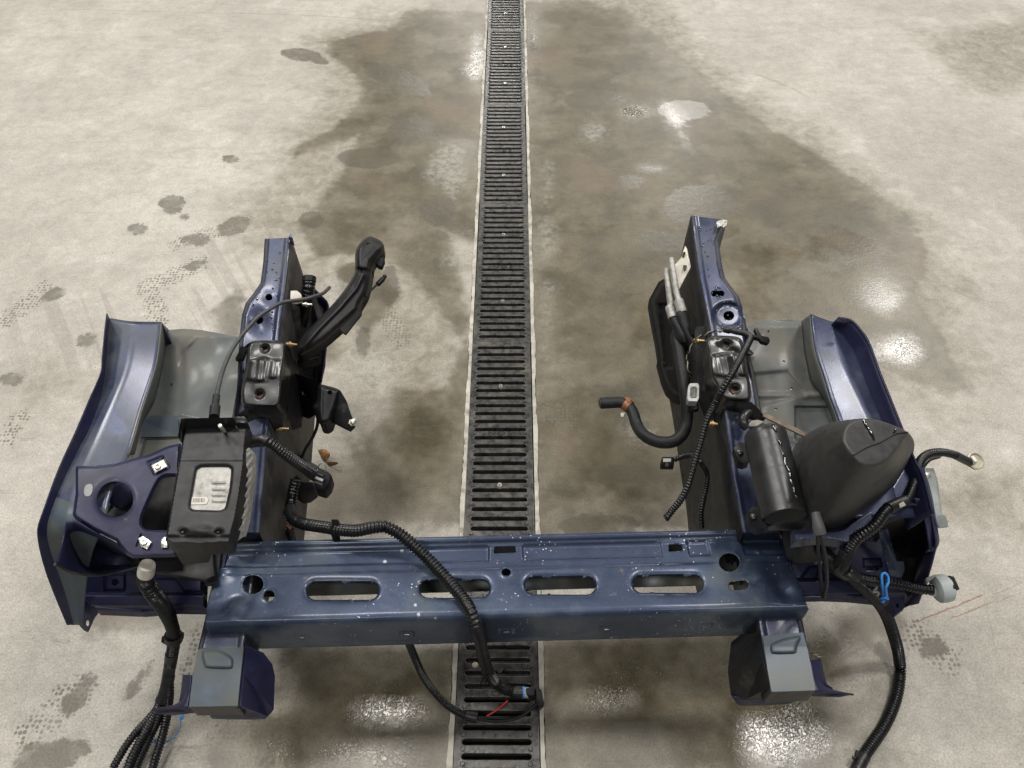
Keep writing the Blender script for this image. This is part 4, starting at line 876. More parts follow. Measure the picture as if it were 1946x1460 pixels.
# ---- black side shield, right
sh = thing('splash_shield', W(1262,700,.1), 'black plastic shield plate hanging on the inner side of the right rail', 'shield')
shp = V('G', [(290,680),(235,712),(150,868),(172,1010),(210,1200),(240,1400)])+V('H', [(545,240),(580,370),(610,440),(660,490),(700,505),(740,480),(760,300),(740,100)])+V('G', [(520,1300),(470,1000),(380,800),(330,700)])
shz = lin([(1240,545,.36),(1232,575,.33),(1290,755,.22),(1300,600,.37)])
link('shield_plate', pfill(shp, shz, (), lambda X, Y: .010*sm(sdpoly(X, Y, shp), 2, 12)-.006*sm(sdpoly(X, Y, V('G', [(240,900),(330,900),(360,1460),(290,1460)])), -3, 3), 2, depth=.02), BLKP, sh, 45)
# ---- black curved arm, left
plate('inner_shell_foot', 'B', [(600,880,.24),(800,860,.24),(796,1000,.22),(768,1128,.20),(620,1100,.22)], .004, BLKD)
ar = thing('curved_arm', W(640,560,.4), 'long curved black plastic duct arm reaching from the left rail toward the drain', 'arm')
ap = rnd(V('B', [(1095,100),(1150,118),(1195,148),(1208,185),(1204,222),(1165,255),(1130,295),(1125,340),(1112,420),(1090,510),(1040,585),(1038,625),(960,690),(895,748),(800,830),(720,890),(640,935),(600,935),(600,870),(640,795),(740,690),(830,600),(930,480),(995,375),(1003,330),(1000,230),(1020,165)]), .25, 2)
az = tps([(566,670,.43),(590,650,.445),(630,590,.46),(670,540,.475),(690,500,.49),(690,470,.50),(720,465,.49)])
def ab(X, Y):
    d = sdpoly(X, Y, ap); h = -.022*(1-np.sqrt(np.clip(1-(1-np.clip(d/13, 0, 1))**2, 0, 1)))
    cl = V('B', [(640,880),(760,740),(900,600),(1010,470),(1075,340),(1090,270),(1150,200),(1200,170)]); d2 = sdline(X, Y, cl); h += .004*np.exp(-(d2/4)**2)
    h -= .006*np.exp(-(np.abs((Y-513)-(X-680)*.15)/4)**2)*(X > 670); return h
link('arm_body', pfill(ap, az, [V('B', ell(1092,160,9,7))], ab, 1.4, depth=.018), BLKP, ar, 55)
prism('arm_flange', V('B', [(1040,620,.455),(1050,645,.45),(938,787,.44),(912,772,.44),(897,748,.445),(960,690,.452)]), 0, .004, BLKP, ar, .001)
prism('arm_hook', V('B', [(1165,258,.47),(1205,250,.47),(1210,272,.465),(1190,318,.46),(1165,315,.46),(1140,290,.465)]), 0, .01, BLKP, ar, .002)
prism('arm_foot', V('B', [(590,960,.39),(650,965,.385),(745,935,.38),(765,960,.375),(700,1000,.36),(640,1015,.355),(600,990,.37)]), 0, .012, BLKP, ar, .003)
rd = thing('bleed_rod', W(710,545,.42), 'thin black rod with a ribbed tip beside the curved black arm', 'rod')
tube('rod', V('B', [(1075,525,.45),(1130,465,.45),(1172,428,.45)]), .0022, BLKP, rd)
tube('rod_tip', V('B', [(1160,440,.45),(1195,405,.45)]), .0052, BLKP, rd); tube('rod_nipple', V('B', [(1195,405,.45),(1213,380,.45)]), [.003,.0045,.003,.0045,.003], BLKP, rd)
# ---- control module in its tray
md = thing('control_module', W(400,900,.45), 'black control module tray with a window onto a silver housing, beside the round lamp hole', 'control module')
mz = lin([(355,808,.535),(468,804,.535),(316,1028,.505),(434,1030,.505)])
lid = V('C', [(958,150),(1150,148),(1252,150),(1258,138),(1336,140),(1322,250),(1312,400),(1290,560),(1262,720),(1238,800),(1228,862),(1050,872),(880,868),(838,848),(850,780),(880,600),(915,400),(940,250)])
win = rnd(V('C', [(1030,402),(1238,400),(1225,540),(1195,668),(985,662),(1005,540)]), .12, 2)
def mb(X, Y):
    x, y = (X-50)*3.174, (Y-760)*3.174; h = -.0025*np.exp(-(np.abs(sdpoly(X, Y, win))/3)**2)-.006*(1-sm(sdpoly(X, Y, lid), 0, 3))
    h += .002*sm(y, 362, 374); h += .0045*np.exp(-((x-1060)/70)**2-((y-790)/28)**2)-.005*np.exp(-((x-945)/22)**2-((y-800)/18)**2)-.005*np.exp(-((x-1160)/22)**2-((y-800)/18)**2)-.003*sm(y, 810, 835); return h
link('tray_lid', pfill(lid, mz, [win, V('C', ell(947,802,14,12)), V('C', ell(1160,800,14,12))], mb, 1.4, depth=.03, hdepth=.002), simple('scuffed_black_tray', (.007,.007,.008), .45, 0, dirt=(.07,.066,.058), dirtamt=.32, dirtscale=30, spec=.35), md, 40)
for c in ((947,802),(1160,800)):
    p = V('C', [c])[0]; lathe('rusty_rivet', W(p[0], p[1], float(mz(*p))-.008), (0, 0, 1), [(0, .0045), (.006, .004), (.007, .002)], RUST, md, 10)
inner = V('C', [(985,372),(1262,372),(1230,700),(950,690)])
def ib(X, Y):
    x, y = (X-50)*3.174, (Y-760)*3.174; h = 0*X
    for yc in (500, 540, 575, 610): h += .0022*np.exp(-((y-yc)/7)**2)*sm(x, 1118, 1128)*(1-sm(x, 1195, 1208))
    h += .0015*np.exp(-((x-1050)/18)**2-((y-555)/14)**2); return h
hs = link('housing', pfill(inner, lambda x, y: mz(x, y)-.0025, (), ib, 1.4, depth=.02), ALU, md, 50)
lb = prism('barcode_label', V('C', [(995,588),(1085,585),(1098,600),(1090,625),(1080,630),(990,632)]), 0, .0004, WHITE, md, zf=lambda x, y: mz(x, y)-.0017)
bm = bmesh.new()
for k in range(9):
    x = 1006+k*8.2; wd = (3, 2, 4, 2.5, 3.5, 2, 4, 2, 3)[k]; q = V('C', [(x, 593), (x+wd, 593), (x+wd-2, 618), (x-2, 618)]); bm.faces.new([bm.verts.new(W(a, b, float(mz(a, b))-.0014)) for a, b in q])
link('bars', bmd(bm), BLKP, lb, 0)
prism('tray_back', V('C', [(930,110,.56),(1250,104,.56),(1256,140,.545),(955,150,.54),(940,165,.54),(935,250,.53),(912,222,.53)]), 0, .012, BLKM, md, .001)
prism('tray_clip', V('C', [(1255,100,.55),(1320,102,.55),(1338,140,.545),(1256,140,.545)]), 0, .015, BLKM, md, .001)
tube('stud', V('C', [(1195,192,.535),(1168,155,.562)]), .0028, ZINC, md, corr=.1, pitch=.002)
finp = V('C', [(1345,288),(1376,320),(1372,450),(1350,620),(1335,720),(1312,800),(1290,805),(1240,845),(1238,800),(1262,720),(1290,560),(1312,400),(1322,300)])
def fb(X, Y):
    x, y = (X-50)*3.174, (Y-760)*3.174; return .002*np.sin((y+x*.9)/9.0)*sm(sdpoly(X, Y, finp), 3, 7)-.004*(1-sm(sdpoly(X, Y, finp), 0, 3))
link('finned_side', pfill(finp, lin([(465,860,.52),(478,870,.50),(440,1020,.495)]), (), fb, 1.2, depth=.012), ALU, md, 60)
prism('tray_foot', V('C', [(850,860,.49),(1225,866,.49),(1115,900,.46),(1095,965,.43),(930,978,.43),(885,900,.46)]), 0, .01, BLKD, md, .002)
# ---- canister
cn = thing('canister', W(1475,900,.38), 'glossy black cylindrical canister with two side lugs, strapped on the right rail', 'canister')
A, B = Vector(W(1453,822,.455)), Vector(W(1492,985,.435)); d = B-A; l = d.length; rr = .0345
cy = [(0, rr*.82), (.002, rr*.93), (.006, rr)] + [(l*k/20, rr*(1+.004*math.sin(k*1.7))) for k in range(2, 19)] + [(l-.008, rr*1.02), (l-.001, rr*1.02), (l, rr*.97), (l-.003, rr*.93), (l-.004, rr*.6)]
CANM = simple('smooth_black_plastic', (.018,.018,.019), .36, 0, dirt=(.04,.04,.04), dirtamt=.3, scale=25, bstr=.1)
lathe('canister_shell', A, d, cy, CANM, cn, 48)
for pts, bc in (([(45,285,.43),(80,250,.43),(130,262,.44),(140,375,.44),(110,385,.42),(70,372,.42)], (80,315,.432)), ([(132,668,.41),(165,640,.41),(235,650,.43),(240,775,.43),(190,785,.41),(145,740,.40)], (165,705,.412))):
    o = plate('lug', 'J', pts, .018, BLKP, cn, .0015)
    c = V('J', [bc])[0]; lathe('lug_bolt', W(*c), (-.3, -.2, .9), [(0, .005), (.003, .005), (.004, .003)], BLKM, o, 12)
lathe('side_cap', W(*V('J', [(382,618,.468)])[0]), (.1, -.2, 1), [(0, .0062), (.003, .0058), (.0035, .003)], CANM, cn, 20)
prism('canister_end_plate', V('J', [(250,770,.44),(300,735,.445),(400,725,.445),(485,735,.44),(450,780,.43),(260,785,.43)]), 0, .003, BLKM, cn, .001)
plate('paper_tag', 'H', [(1180,680,.43),(1200,655,.44),(1240,650,.442),(1285,662,.44),(1240,690,.435),(1190,692,.43)], .002, WHITE, cn, 0)
gel = simple('wet_bead', (.006,.006,.006), .05, coat=1, var=0, bstr=0)
for k, seg in enumerate(([(242,142),(255,170),(265,200)], [(270,250),(278,280),(285,300)], [(288,330),(305,370),(318,420),(325,480),(335,530),(345,580),(350,620),(342,655)])):
    dn = d.normalized(); nn = (Vector((0, 0, 1))-dn*dn.z).normalized(); bb = dn.cross(nn); pts_ = []
    for x, y in seg:
        t_ = .03+(y-142)/(655-142)*.86; an_ = .10+.25*(y-142)/513+.05*math.sin(y*.07); pts_.append(A+d*t_+(nn*math.cos(an_)+bb*math.sin(an_)*-1)*(rr+.0004))
    P_ = crom([tuple(p) for p in pts_], 8)
    link('wet_seam', tube_me(P_, [.0006, .0026, .0018, .0028, .0020, .0026, .0022, .0008], 8, step=.002), gel, cn, 50)
# ---- tank
tk = thing('resonator_tank', W(1610,930,.3), 'big black teardrop plastic tank with a flat tilted top and seam, on the right apron', 'tank')
def tank():
    base = V('J', [(395,340),(425,262),(510,200),(680,190),(850,230),(990,270),(1116,318),(1098,395),(1062,455),(1015,522),(955,585),(885,642),(810,692),(752,745),(690,782),(610,800),(530,800),(475,760),(440,660),(415,560),(400,450)])
    top = V('J', [(702,235),(705,195),(725,150),(770,120),(860,112),(960,128),(1098,192),(1075,235),(1040,290),(1000,345),(955,380),(900,398),(850,396),(810,378),(780,350),(755,322),(735,300),(722,280),(712,262),(705,248)])
    zt = lin([(1620,800,.64),(1725,822,.615),(1650,885,.632)])
    n = 90
    def res(pl):
        P = crom(pl, 6, True); P = np.vstack([P, P[:1]]); s = np.r_[0, np.cumsum(np.linalg.norm(np.diff(P, axis=0), axis=1))]; s /= s[-1]; t = np.linspace(0, 1, n, endpoint=False)
        return np.stack([np.interp(t, s, P[:, k]) for k in range(2)], -1)
    Bp, Tp = res(base), res(top)
    B3 = Wn(Bp[:, 0], Bp[:, 1], np.full(n, .41)); T3 = Wn(Tp[:, 0], Tp[:, 1], zt(Tp[:, 0], Tp[:, 1]))
    best = min(range(n), key=lambda k: np.sum((B3-np.roll(T3, k, 0))**2)); T3 = np.roll(T3, best, 0)
    rows = [B3+[0, 0, -.10]]
    ct = T3.mean(0)
    for f in np.linspace(0, 1, 14):
        g = f; R = B3+(T3-B3)*g; bul = .007*math.sin(math.pi*f)
        dv = R-R.mean(0); dv[:, 2] = 0; R = R+dv/np.linalg.norm(dv, axis=1)[:, None]*bul; rows.append(R)
    rows.pop()
    for a in (25, 50, 75, 90):
        t = math.radians(a); R = T3+(ct-T3)*0
        off = .005; dv = (ct-T3); dv /= np.linalg.norm(dv, axis=1)[:, None]
        rows.append(T3+dv*off*(1-math.cos(t))*1.0+np.array([0, 0, off*(math.sin(t)-1)]))
    for f in (.4, .75, .97): rows.append(rows[16]+(ct-rows[16])*f if False else T3+(ct-T3)*f)
    V_ = np.array(rows).reshape(-1, 3); m = len(rows)
    F = [(i*n+k, i*n+(k+1) % n, (i+1)*n+(k+1) % n, (i+1)*n+k) for i in range(m-1) for k in range(n)]; F.append(tuple((m-1)*n+k for k in range(n)))
    me = mesh(V_, F); bm = bmesh.new(); bm.from_mesh(me); o = link('tank_shell', bmd(bm), simple('dusty_black_plastic', (.030,.030,.029), .5, 0, dirt=(.045,.045,.042), dirtamt=.4, dirtscale=14, scale=60, bstr=.12), tk, 28)
    # seam across the flat top and down the front
    z0 = lambda x, y: float(zt(x, y))
    tube('seam', [(x, y, z0(x, y)+.0008) for x, y in V('J', [(765,335),(840,290),(930,255),(1010,210),(1050,200),(1095,196)])], .0011, BLKP, tk, sides=6)
    tube('seam', V('J', [(765,345,.595),(740,400,.56),(700,470,.53),(640,560,.49)]), [.0025, .002, .0015, .001], BLKP, tk, sides=6)
    for seg in ([(825,120),(840,150),(860,180),(880,215),(893,245)],):
        tube('water_bead', [(x, y, z0(x, y)+.0006) for x, y in V('J', seg)], [.001, .0028, .002, .003, .0028, .0012], gel, tk, sides=8)
    for seg in ([(1022,165),(1020,185),(1008,200)],): tube('water_bead', [(x, y, z0(x, y)+.0006) for x, y in V('J', seg)], [.001, .002, .001], gel, tk, sides=8)
tank()
# ---- coolant hose
ho = thing('coolant_hose', W(1225,820,.2), 'fat black rubber coolant hose with a rusty orange clamp, curling off the right rail', 'hose')
hp = V('H', [(150,535,.25),(220,531,.25),(290,530,.25),(345,555,.25),(378,610,.25),(400,680,.25),(440,745,.26),(510,790,.27),(590,808,.28),(665,795,.29),(720,745,.30),(745,670,.31),(748,560,.33),(735,430,.35),(715,300,.36),(695,170,.37),(675,60,.38)])+V('G', [(455,1200,.39),(385,1060,.40),(355,1010,.40)])
tube('hose', hp, .0118, RUB, ho, sides=24)
tube('hose_bore', V('H', [(143,536,.25),(150,535,.25)]), .0092, DARK, ho, sides=20)
q = V('H', [(325,545,.25),(348,556,.25)]); tube('clamp', [(q[0][0]-1, q[0][1]-1, .25), (q[1][0]+2, q[1][1]+2, .25)], .0135, ORNG, ho, sides=24)
prism('clamp_ear', V('H', [(318,495,.264),(345,492,.264),(370,510,.264),(345,530,.266)]), 0, .003, ORNG, ho, .0006)
prism('clamp_ear', V('H', [(290,600,.25),(320,598,.25),(310,628,.248),(292,628,.248)]), 0, .004, EDGE, ho, .0006)
# alloy pipes with flange
pi_ = thing('alloy_pipe', W(1275,540,.4), 'pair of pale alloy pipes with flange at the rear of the right rail', 'pipe')
tube('pipe', V('G', [(305,608,.44),(315,700,.44),(340,880,.42),(350,960,.41),(370,1040,.40)]), [.0062,.0062,.0068,.0075,.0075], ALU, pi_)
tube('pipe', V('G', [(345,512,.46),(365,640,.455),(385,780,.44),(410,880,.43),(430,970,.42)]), [.0055,.0055,.006,.0062,.009], ALU, pi_)
tube('crimp_collar', V('G', [(335,925,.412),(362,1025,.405)]), [.0098,.0105,.0098,.0105,.0095], ALU, pi_); tube('crimp_collar', V('G', [(405,870,.432),(440,975,.42)]), [.0098,.0105,.0095,.0105,.0098], ALU, pi_)
fl = V('G', [(465,395,.475),(482,420,.475),(516,580,.46),(505,600,.455),(400,800,.43),(385,790,.43),(360,600,.455),(380,560,.46),(430,500,.468)])
prism('flange_plate', fl, 0, .004, simple('cream_flange', (.5,.47,.40), .5, .3, dirt=(.2,.18,.15)), pi_, .0008)
prism('flange_bore', V('G', ell(466,572,15,38,.1)), .4605, .002, DARK, pi_); prism('flange_bore', V('G', ell(455,470,12,22,.3)), .472, .002, BLKD, pi_)
tube('rubber_hose', V('G', [(430,970,.42),(450,1060,.41),(490,1160,.40),(540,1250,.39),(560,1400,.37)]), .010, RUB, pi_, sides=20)
# ---- small connector, grey
gc = thing('grey_connector', W(1317,745,.3), 'square grey multi-pin connector tucked against the inner side of the right rail', 'connector')
oc = rnd(V('H', [(760,398),(835,395),(832,520),(752,518)]), .15, 1); ic = rnd(V('H', [(775,420),(822,418),(820,500),(770,498)]), .15, 1)
prism('connector_shell', [(*p, .395) for p in oc], 0, .015, GREYC, gc, .001)
link('connector_rim', pfill(oc, lambda x, y: .400+0*x, [ic], None, 1.2, depth=.004, hdepth=.006), simple('pale_grey_rim', (.45,.46,.45), .4), gc, 40)
bm = bmesh.new()
for i in range(3):
    for j in range(5):
        boxm(bm, W(*V('H', [(785+i*14, 432+j*14, .3975)])[0]), (.002, .0025, .003))
link('pins', bmd(bm), ZINC, gc, 0)
prism('connector_base', V('H', [(790,520,.37),(828,515,.37),(835,570,.36),(800,580,.36),(775,565,.36)]), 0, .01, BLKP, gc, .001)
# ---- cables and looms
def loom(name, label, view, pts, r, loc=None, corr=.13, cat='wiring loom', pitch=.005, mat=COR):
    P = V(view, pts) if view else pts
    c = P[len(P)//2]; t = thing(name, W(c[0], c[1], 0.0), label, cat)
    tube('loom_tube', P, r, mat, t, corr=corr, pitch=pitch, sides=16); return t
# right rail loom
t = loom('wiring_loom', 'long thin corrugated loom lying diagonally over the right engine mount', 'H', [(1196,70,.50),(1180,110,.503),(1130,205,.508),(1060,335,.505),(1000,435,.49),(950,530,.46),(885,660,.44),(845,800,.42),(800,950,.40),(758,1100,.38),(710,1200,.36),(650,1275,.34),(608,1330,.33)], .0056)
tube('taped_end', V('H', [(1040,25,.50),(1100,40,.50),(1160,52,.50),(1196,75,.50)]), .0056, TAPE, t); tube('tape_knot', V('H', [(1000,28,.497),(1040,25,.50),(1075,25,.50)]), [.004,.0075,.005], TAPE, t)
prism('tee_clip', V('H', [(1215,15,.515),(1235,8,.515),(1270,65,.51),(1318,75,.505),(1328,100,.50),(1310,118,.50),(1265,105,.505),(1250,85,.508),(1200,72,.505),(1200,60,.505),(1235,60,.51)]), 0, .008, BLKP, t, .001)
tube('open_end', V('H', [(612,1325,.33),(600,1332,.328)]), .0066, COR, t)
tw = thing('twisted_wire', W(1320,660,.3), 'thin twisted wire pair looping past the top of the right engine mount', 'wire')
for ph in (0, math.pi):
    P = crom([W(*p) for p in V('H', [(1000,35,.49),(900,48,.47),(820,90,.45),(768,165,.43),(750,235,.41),(760,300,.40),(778,345,.38)])], 12)
    s = np.r_[0, np.cumsum(np.linalg.norm(np.diff(P, axis=0), axis=1))]; tt = np.linspace(0, s[-1], 160); Q = np.stack([np.interp(tt, s, P[:, k]) for k in range(3)], -1)
    Q[:, 0] += .0013*np.cos(tt/.0035+ph); Q[:, 2] += .0013*np.sin(tt/.0035+ph); Q[:, 1] += .0008*np.sin(tt/.0035+ph)
    link('strand', tube_me(Q, .0012, 6, step=.0012), BLKP if ph else simple('cream_wire', (.25,.24,.18), .5), tw, 60)
t = loom('wiring_loom', 'short loom branch ending in a small black three-pin plug', 'H', [(665,925,.30),(720,905,.31),(775,898,.33),(820,925,.36),(860,970,.35),(888,1030,.33),(885,1110,.31),(865,1200,.29),(848,1300,.27),(852,1400,.25)], .0048)
prism('plug', V('H', [(578,905,.305),(655,905,.305),(665,925,.30),(660,968,.295),(570,965,.295),(568,940,.30)]), 0, .014, BLKP, t, .0012)
prism('plug_window', V('H', [(585,918,.3065),(640,918,.3065),(638,940,.3055),(585,942,.3055)]), 0, .001, GREYC, t)
for k in range(3): boxpx('pin', V('H', [(602+k*8, 945, .303)])[0], V('H', [(602+k*8, 972, .297)])[0], .0010, .001, BRASS, t, 0)
# left module lead
t = loom('wiring_loom', 'thick corrugated loom from control module to square black plug', 'D', [(275,318,.46),(330,305,.47),(400,300,.475),(450,325,.47),(540,395,.45),(640,465,.42),(720,520,.39),(780,570,.36)], .0088, pitch=.005)
tube('tape_wrap', V('D', [(275,318,.46),(330,306,.47),(390,300,.475),(415,308,.474)]), .0102, TAPE, t)
prism('plug', V('D', [(800,500,.37),(868,528,.37),(898,555,.365),(880,620,.355),(838,665,.35),(772,645,.355),(768,600,.36),(775,540,.37)]), 0, .03, BLKP, t, .002)
for k, (a, b) in enumerate((((775,540),(835,565)), ((775,575),(832,600)), ((770,608),(828,632)))): boxpx('plug_rib', V('D', [(*a, .374)])[0], V('D', [(*b, .37)])[0], .005, .004, GREYC if k == 1 else BLKP, t, .0006)
tube('wire_bail', V('D', [(795,510,.37),(805,480,.38),(828,465,.385),(850,490,.38),(850,530,.37)]), .0012, GREYC, t, sides=8)
tube('red_wire', V('D', [(268,262,.50),(285,270,.49),(272,300,.48)]), .0022, RED, t)
# black rubber grommet below the plug
t = thing('rubber_grommet', W(565,925,.05), 'black rubber grommet boot behind the square plug, left of the drain', 'grommet')
prism('grommet_body', V('D', [(640,545,.26),(690,600,.26),(770,600,.25),(770,640,.25),(710,685,.24),(650,690,.24),(600,650,.25),(590,590,.26)]), 0, .04, RUB, t, .004)
prism('grommet_plate', V('D', [(675,450,.33),(690,430,.33),(800,490,.33),(770,520,.33)]), 0, .004, BLKP, t, .001)
# main harness over the crossmember
MP = V('D', [(632,590,.28),(612,660,.27),(600,740,.26),(592,810,.26),(612,880,.27),(680,915,.29),(770,932,.305),(860,945,.315),(960,962,.325),(1080,968,.335),(1170,950,.343),(1250,940,.347)])+V('F', [(560,68,.345),(640,108,.338),(720,175,.33),(800,250,.322),(880,335,.318),(950,415,.318),(1010,490,.32),(1055,570,.325),(1085,660,.30),(1108,750,.22),(1128,840,.13),(1148,900,.08)])
c = MP[14]; t = thing('wiring_loom', W(c[0], c[1], .0), 'thick corrugated loom draped over the slotted blue crossmember', 'wiring loom')
tube('loom_tube', MP, .0096, COR, t, corr=.13, pitch=.006, sides=18)
tube('elbow_tape', V('D', [(592,800,.26),(600,850,.265),(625,890,.272),(680,915,.29),(715,924,.295)]), .0108, TAPE, t)
tube('branch_tube', V('F', [(1150,905,.075),(1190,965,.05),(1250,1005,.04),(1310,1022,.035)]), .0098, COR, t, corr=.09, pitch=.0036, sides=18)
tube('cable_tie', V('F', [(1120,940,.07),(1150,925,.09),(1180,905,.07)]), .003, BLKP, t); tube('tie_loop', V('F', [(1125,940,.07),(1105,970,.06),(1112,992,.05),(1132,975,.055),(1135,950,.065)]), .0014, BLKP, t, sides=8)
prism('tie_head', V('F', [(1195,900,.06),(1225,875,.06),(1238,885,.06),(1220,915,.06)]), 0, .006, BLKP, t, .001)
tube('end_sleeve', V('F', [(1290,1022,.036),(1345,1022,.034)]), [.0098, .012, .011], TAPE, t); tube('blue_seal', V('F', [(1345,1022,.034),(1358,1023,.034)]), .0108, SKY, t)
tube('end_socket', V('F', [(1358,1023,.034),(1385,1025,.036)]), .0095, GREYP, t)
prism('end_plug', V('F', [(1365,995,.05),(1415,988,.05),(1420,1040,.045),(1385,1045,.045),(1370,1030,.048)]), 0, .03, BLKP, t, .002)
prism('end_plug', V('F', [(1420,998,.045),(1455,1000,.045),(1475,1085,.035),(1440,1115,.03),(1420,1060,.035)]), 0, .02, BLKP, t, .002)
prism('mounting_clip', V('D', [(888,882,.34),(945,880,.34),(958,915,.335),(945,930,.335),(950,1000,.32),(920,1020,.315),(890,1005,.32),(885,940,.335),(905,915,.34)]), 0, .018, BLKP, t, .0015)
# lead under the crossmember
LP = V('F', [(682,715,.17),(700,760,.14),(735,845,.10),(775,930,.07),(830,1010,.045),(900,1085,.03),(970,1135,.022),(1030,1160,.02)])
c = LP[4]; t = thing('wiring_loom', W(c[0], c[1], .0), 'slim corrugated lead from under the crossmember, red wire at its end', 'wiring loom')
tube('loom_tube', LP, .0066, COR, t, corr=.10, pitch=.0042, sides=16)
tube('sleeve', V('F', [(1020,1155,.021),(1085,1170,.02)]), [.008, .0095, .0095], TAPE, t)
tube('wire', V('F', [(1085,1172,.02),(1180,1188,.018),(1280,1180,.018),(1350,1155,.02),(1400,1115,.024),(1435,1085,.03)]), .003, BLKP, t, sides=8)
tube('wire', V('F', [(1085,1165,.02),(1180,1172,.02),(1270,1170,.016),(1340,1160,.018)]), .0022, BLKP, t, sides=8)
tube('red_wire', V('F', [(1140,1160,.02),(1190,1130,.022),(1235,1095,.03),(1262,1068,.035)]), .0016, RED, t, sides=8)
# left harness falling to the floor
HP = V('E', [(308,270,.40),(308,330,.37),(345,395,.35),(395,460,.32),(435,525,.28),(462,590,.23),(478,650,.19),(478,700,.165),(468,770,.14),(455,840,.12)])
c = HP[5]; t = thing('wiring_loom', W(c[0], c[1], 0), 'thick black harness with pale end cap, splitting into strands at bottom left', 'wiring loom')
tube('loom_tube', HP, [.0112, .0125, .0118, .0105, .010, .010], COR, t, corr=.08, pitch=.0042, sides=20)
tube('end_cap', V('E', [(318,235,.415),(312,262,.405),(308,290,.395)]), [.0115, .0128, .0125], WHITE, t, sides=20)
tube('clamp', V('E', [(472,655,.188),(478,690,.172)]), .0145, BLKP, t, sides=20); boxpx('clamp_arm', V('E', [(412,690,.17)])[0], V('E', [(530,655,.18)])[0], .012, .012, BLKP, t, .002)
tube('bare_section', V('E', [(462,770,.142),(455,840,.118),(448,880,.108),(440,930,.098)]), .0105, TAPE, t, sides=16)
tube('strand', V('E', [(445,910,.10),(425,1000,.08),(385,1090,.06),(320,1170,.045),(245,1250,.035),(180,1340,.028),(110,1460,.02)]), .0068, COR, t, corr=.12, pitch=.005)
tube('strand', V('E', [(440,920,.095),(410,1030,.075),(370,1130,.055),(320,1220,.04),(270,1310,.03),(225,1400,.025),(195,1480,.02)]), .0082, COR, t, corr=.12, pitch=.005)
tube('strand', V('E', [(445,920,.092),(430,1030,.07),(385,1150,.05),(345,1240,.03),(300,1340,.02),(262,1420,.016),(240,1490,.014)]), .0078, COR, t, corr=.12, pitch=.005)
tube('strand', V('E', [(450,920,.10),(452,1000,.085),(442,1100,.06),(425,1200,.04),(400,1300,.03),(370,1390,.025),(345,1480,.02)]), .0072, COR, t, corr=.12, pitch=.005)
tube('tape_wrap', V('E', [(448,900,.104),(425,1000,.085),(400,1060,.075)]), .0108, TAPE, t)
bt = thing('blue_tie', W(342,1385,.0), 'thin blue cable tie loop hanging beside the left rail horn', 'cable tie')
tube('strap', V('E', [(520,1145,.08),(518,1200,.06),(500,1245,.04),(465,1285,.02),(420,1305,.012),(370,1305,.01)]), .0010, SKY, bt, sides=8)
prism('tie_head', V('E', [(510,1140,.085),(532,1138,.085),(532,1162,.08),(512,1165,.08)]), 0, .004, SKY, bt, .0008); prism('tie_head', V('E', [(355,1290,.014),(380,1288,.014),(382,1308,.012),(358,1310,.012)]), 0, .004, SKY, bt, .0008)
# thin bonnet cable left
t = thing('release_cable', W(505,600,0), 'thin grey control cable arching over the left rail down behind the module tray', 'cable')
tube('cable', V('B', [(825,462,.44),(780,502,.46),(700,530,.475),(640,545,.48),(500,566,.495),(420,608,.50),(340,660,.50),(268,735,.50),(190,830,.50),(130,930,.50),(85,1040,.505),(58,1140,.51),(42,1220,.515)]), .0036, simple('grey_cable_sheath', (.05,.05,.05), .5), t, sides=12)
tube('ferrule', V('B', [(42,1215,.515),(30,1300,.52)]), .0058, RUB, t); tube('boot', V('B', [(33,1290,.52),(25,1365,.525)]), .0082, RUB, t)
prism('white_clip', V('B', [(553,482,.455),(600,480,.455),(630,505,.45),(632,540,.445),(590,548,.445),(552,545,.45)]), 0, .012, WHITE, t, .002)
# corrugated stub tube at left
t = loom('drain_tube', 'short fat ribbed black tube upright behind the left rail, beside the white clip', 'B', [(684,400,.44),(680,470,.43),(665,560,.40),(645,650,.36),(620,740,.32)], .0125, corr=.08, cat='tube', pitch=.006)
tube('tube_cap', V('B', [(686,390,.442),(684,425,.437)]), .0138, BLKP, t)
t = loom('wiring_loom', 'short ribbed loom stub with orange wire behind the left crossmember end', 'D', [(525,820,.22),(530,900,.20),(535,980,.18),(540,1060,.16)], .0098, pitch=.005)
tube('orange_wire', V('D', [(548,905,.22),(565,930,.22),(590,955,.21)]), .0016, simple('orange_wire', (.5,.12,.02), .4), t, sides=8)
tube('tape_lump', V('D', [(590,960,.19),(600,1000,.18),(610,1050,.17)]), .008, TAPE, t)
t = loom('thin_cable', 'thin grey cable hanging below the left engine mount ear, left of the dry leaf', 'D', [(795,120,.28),(790,190,.26),(760,270,.24),(700,370,.22),(670,440,.20),(620,520,.18),(540,610,.16)], .0032, corr=0, cat='cable', mat=RUB)
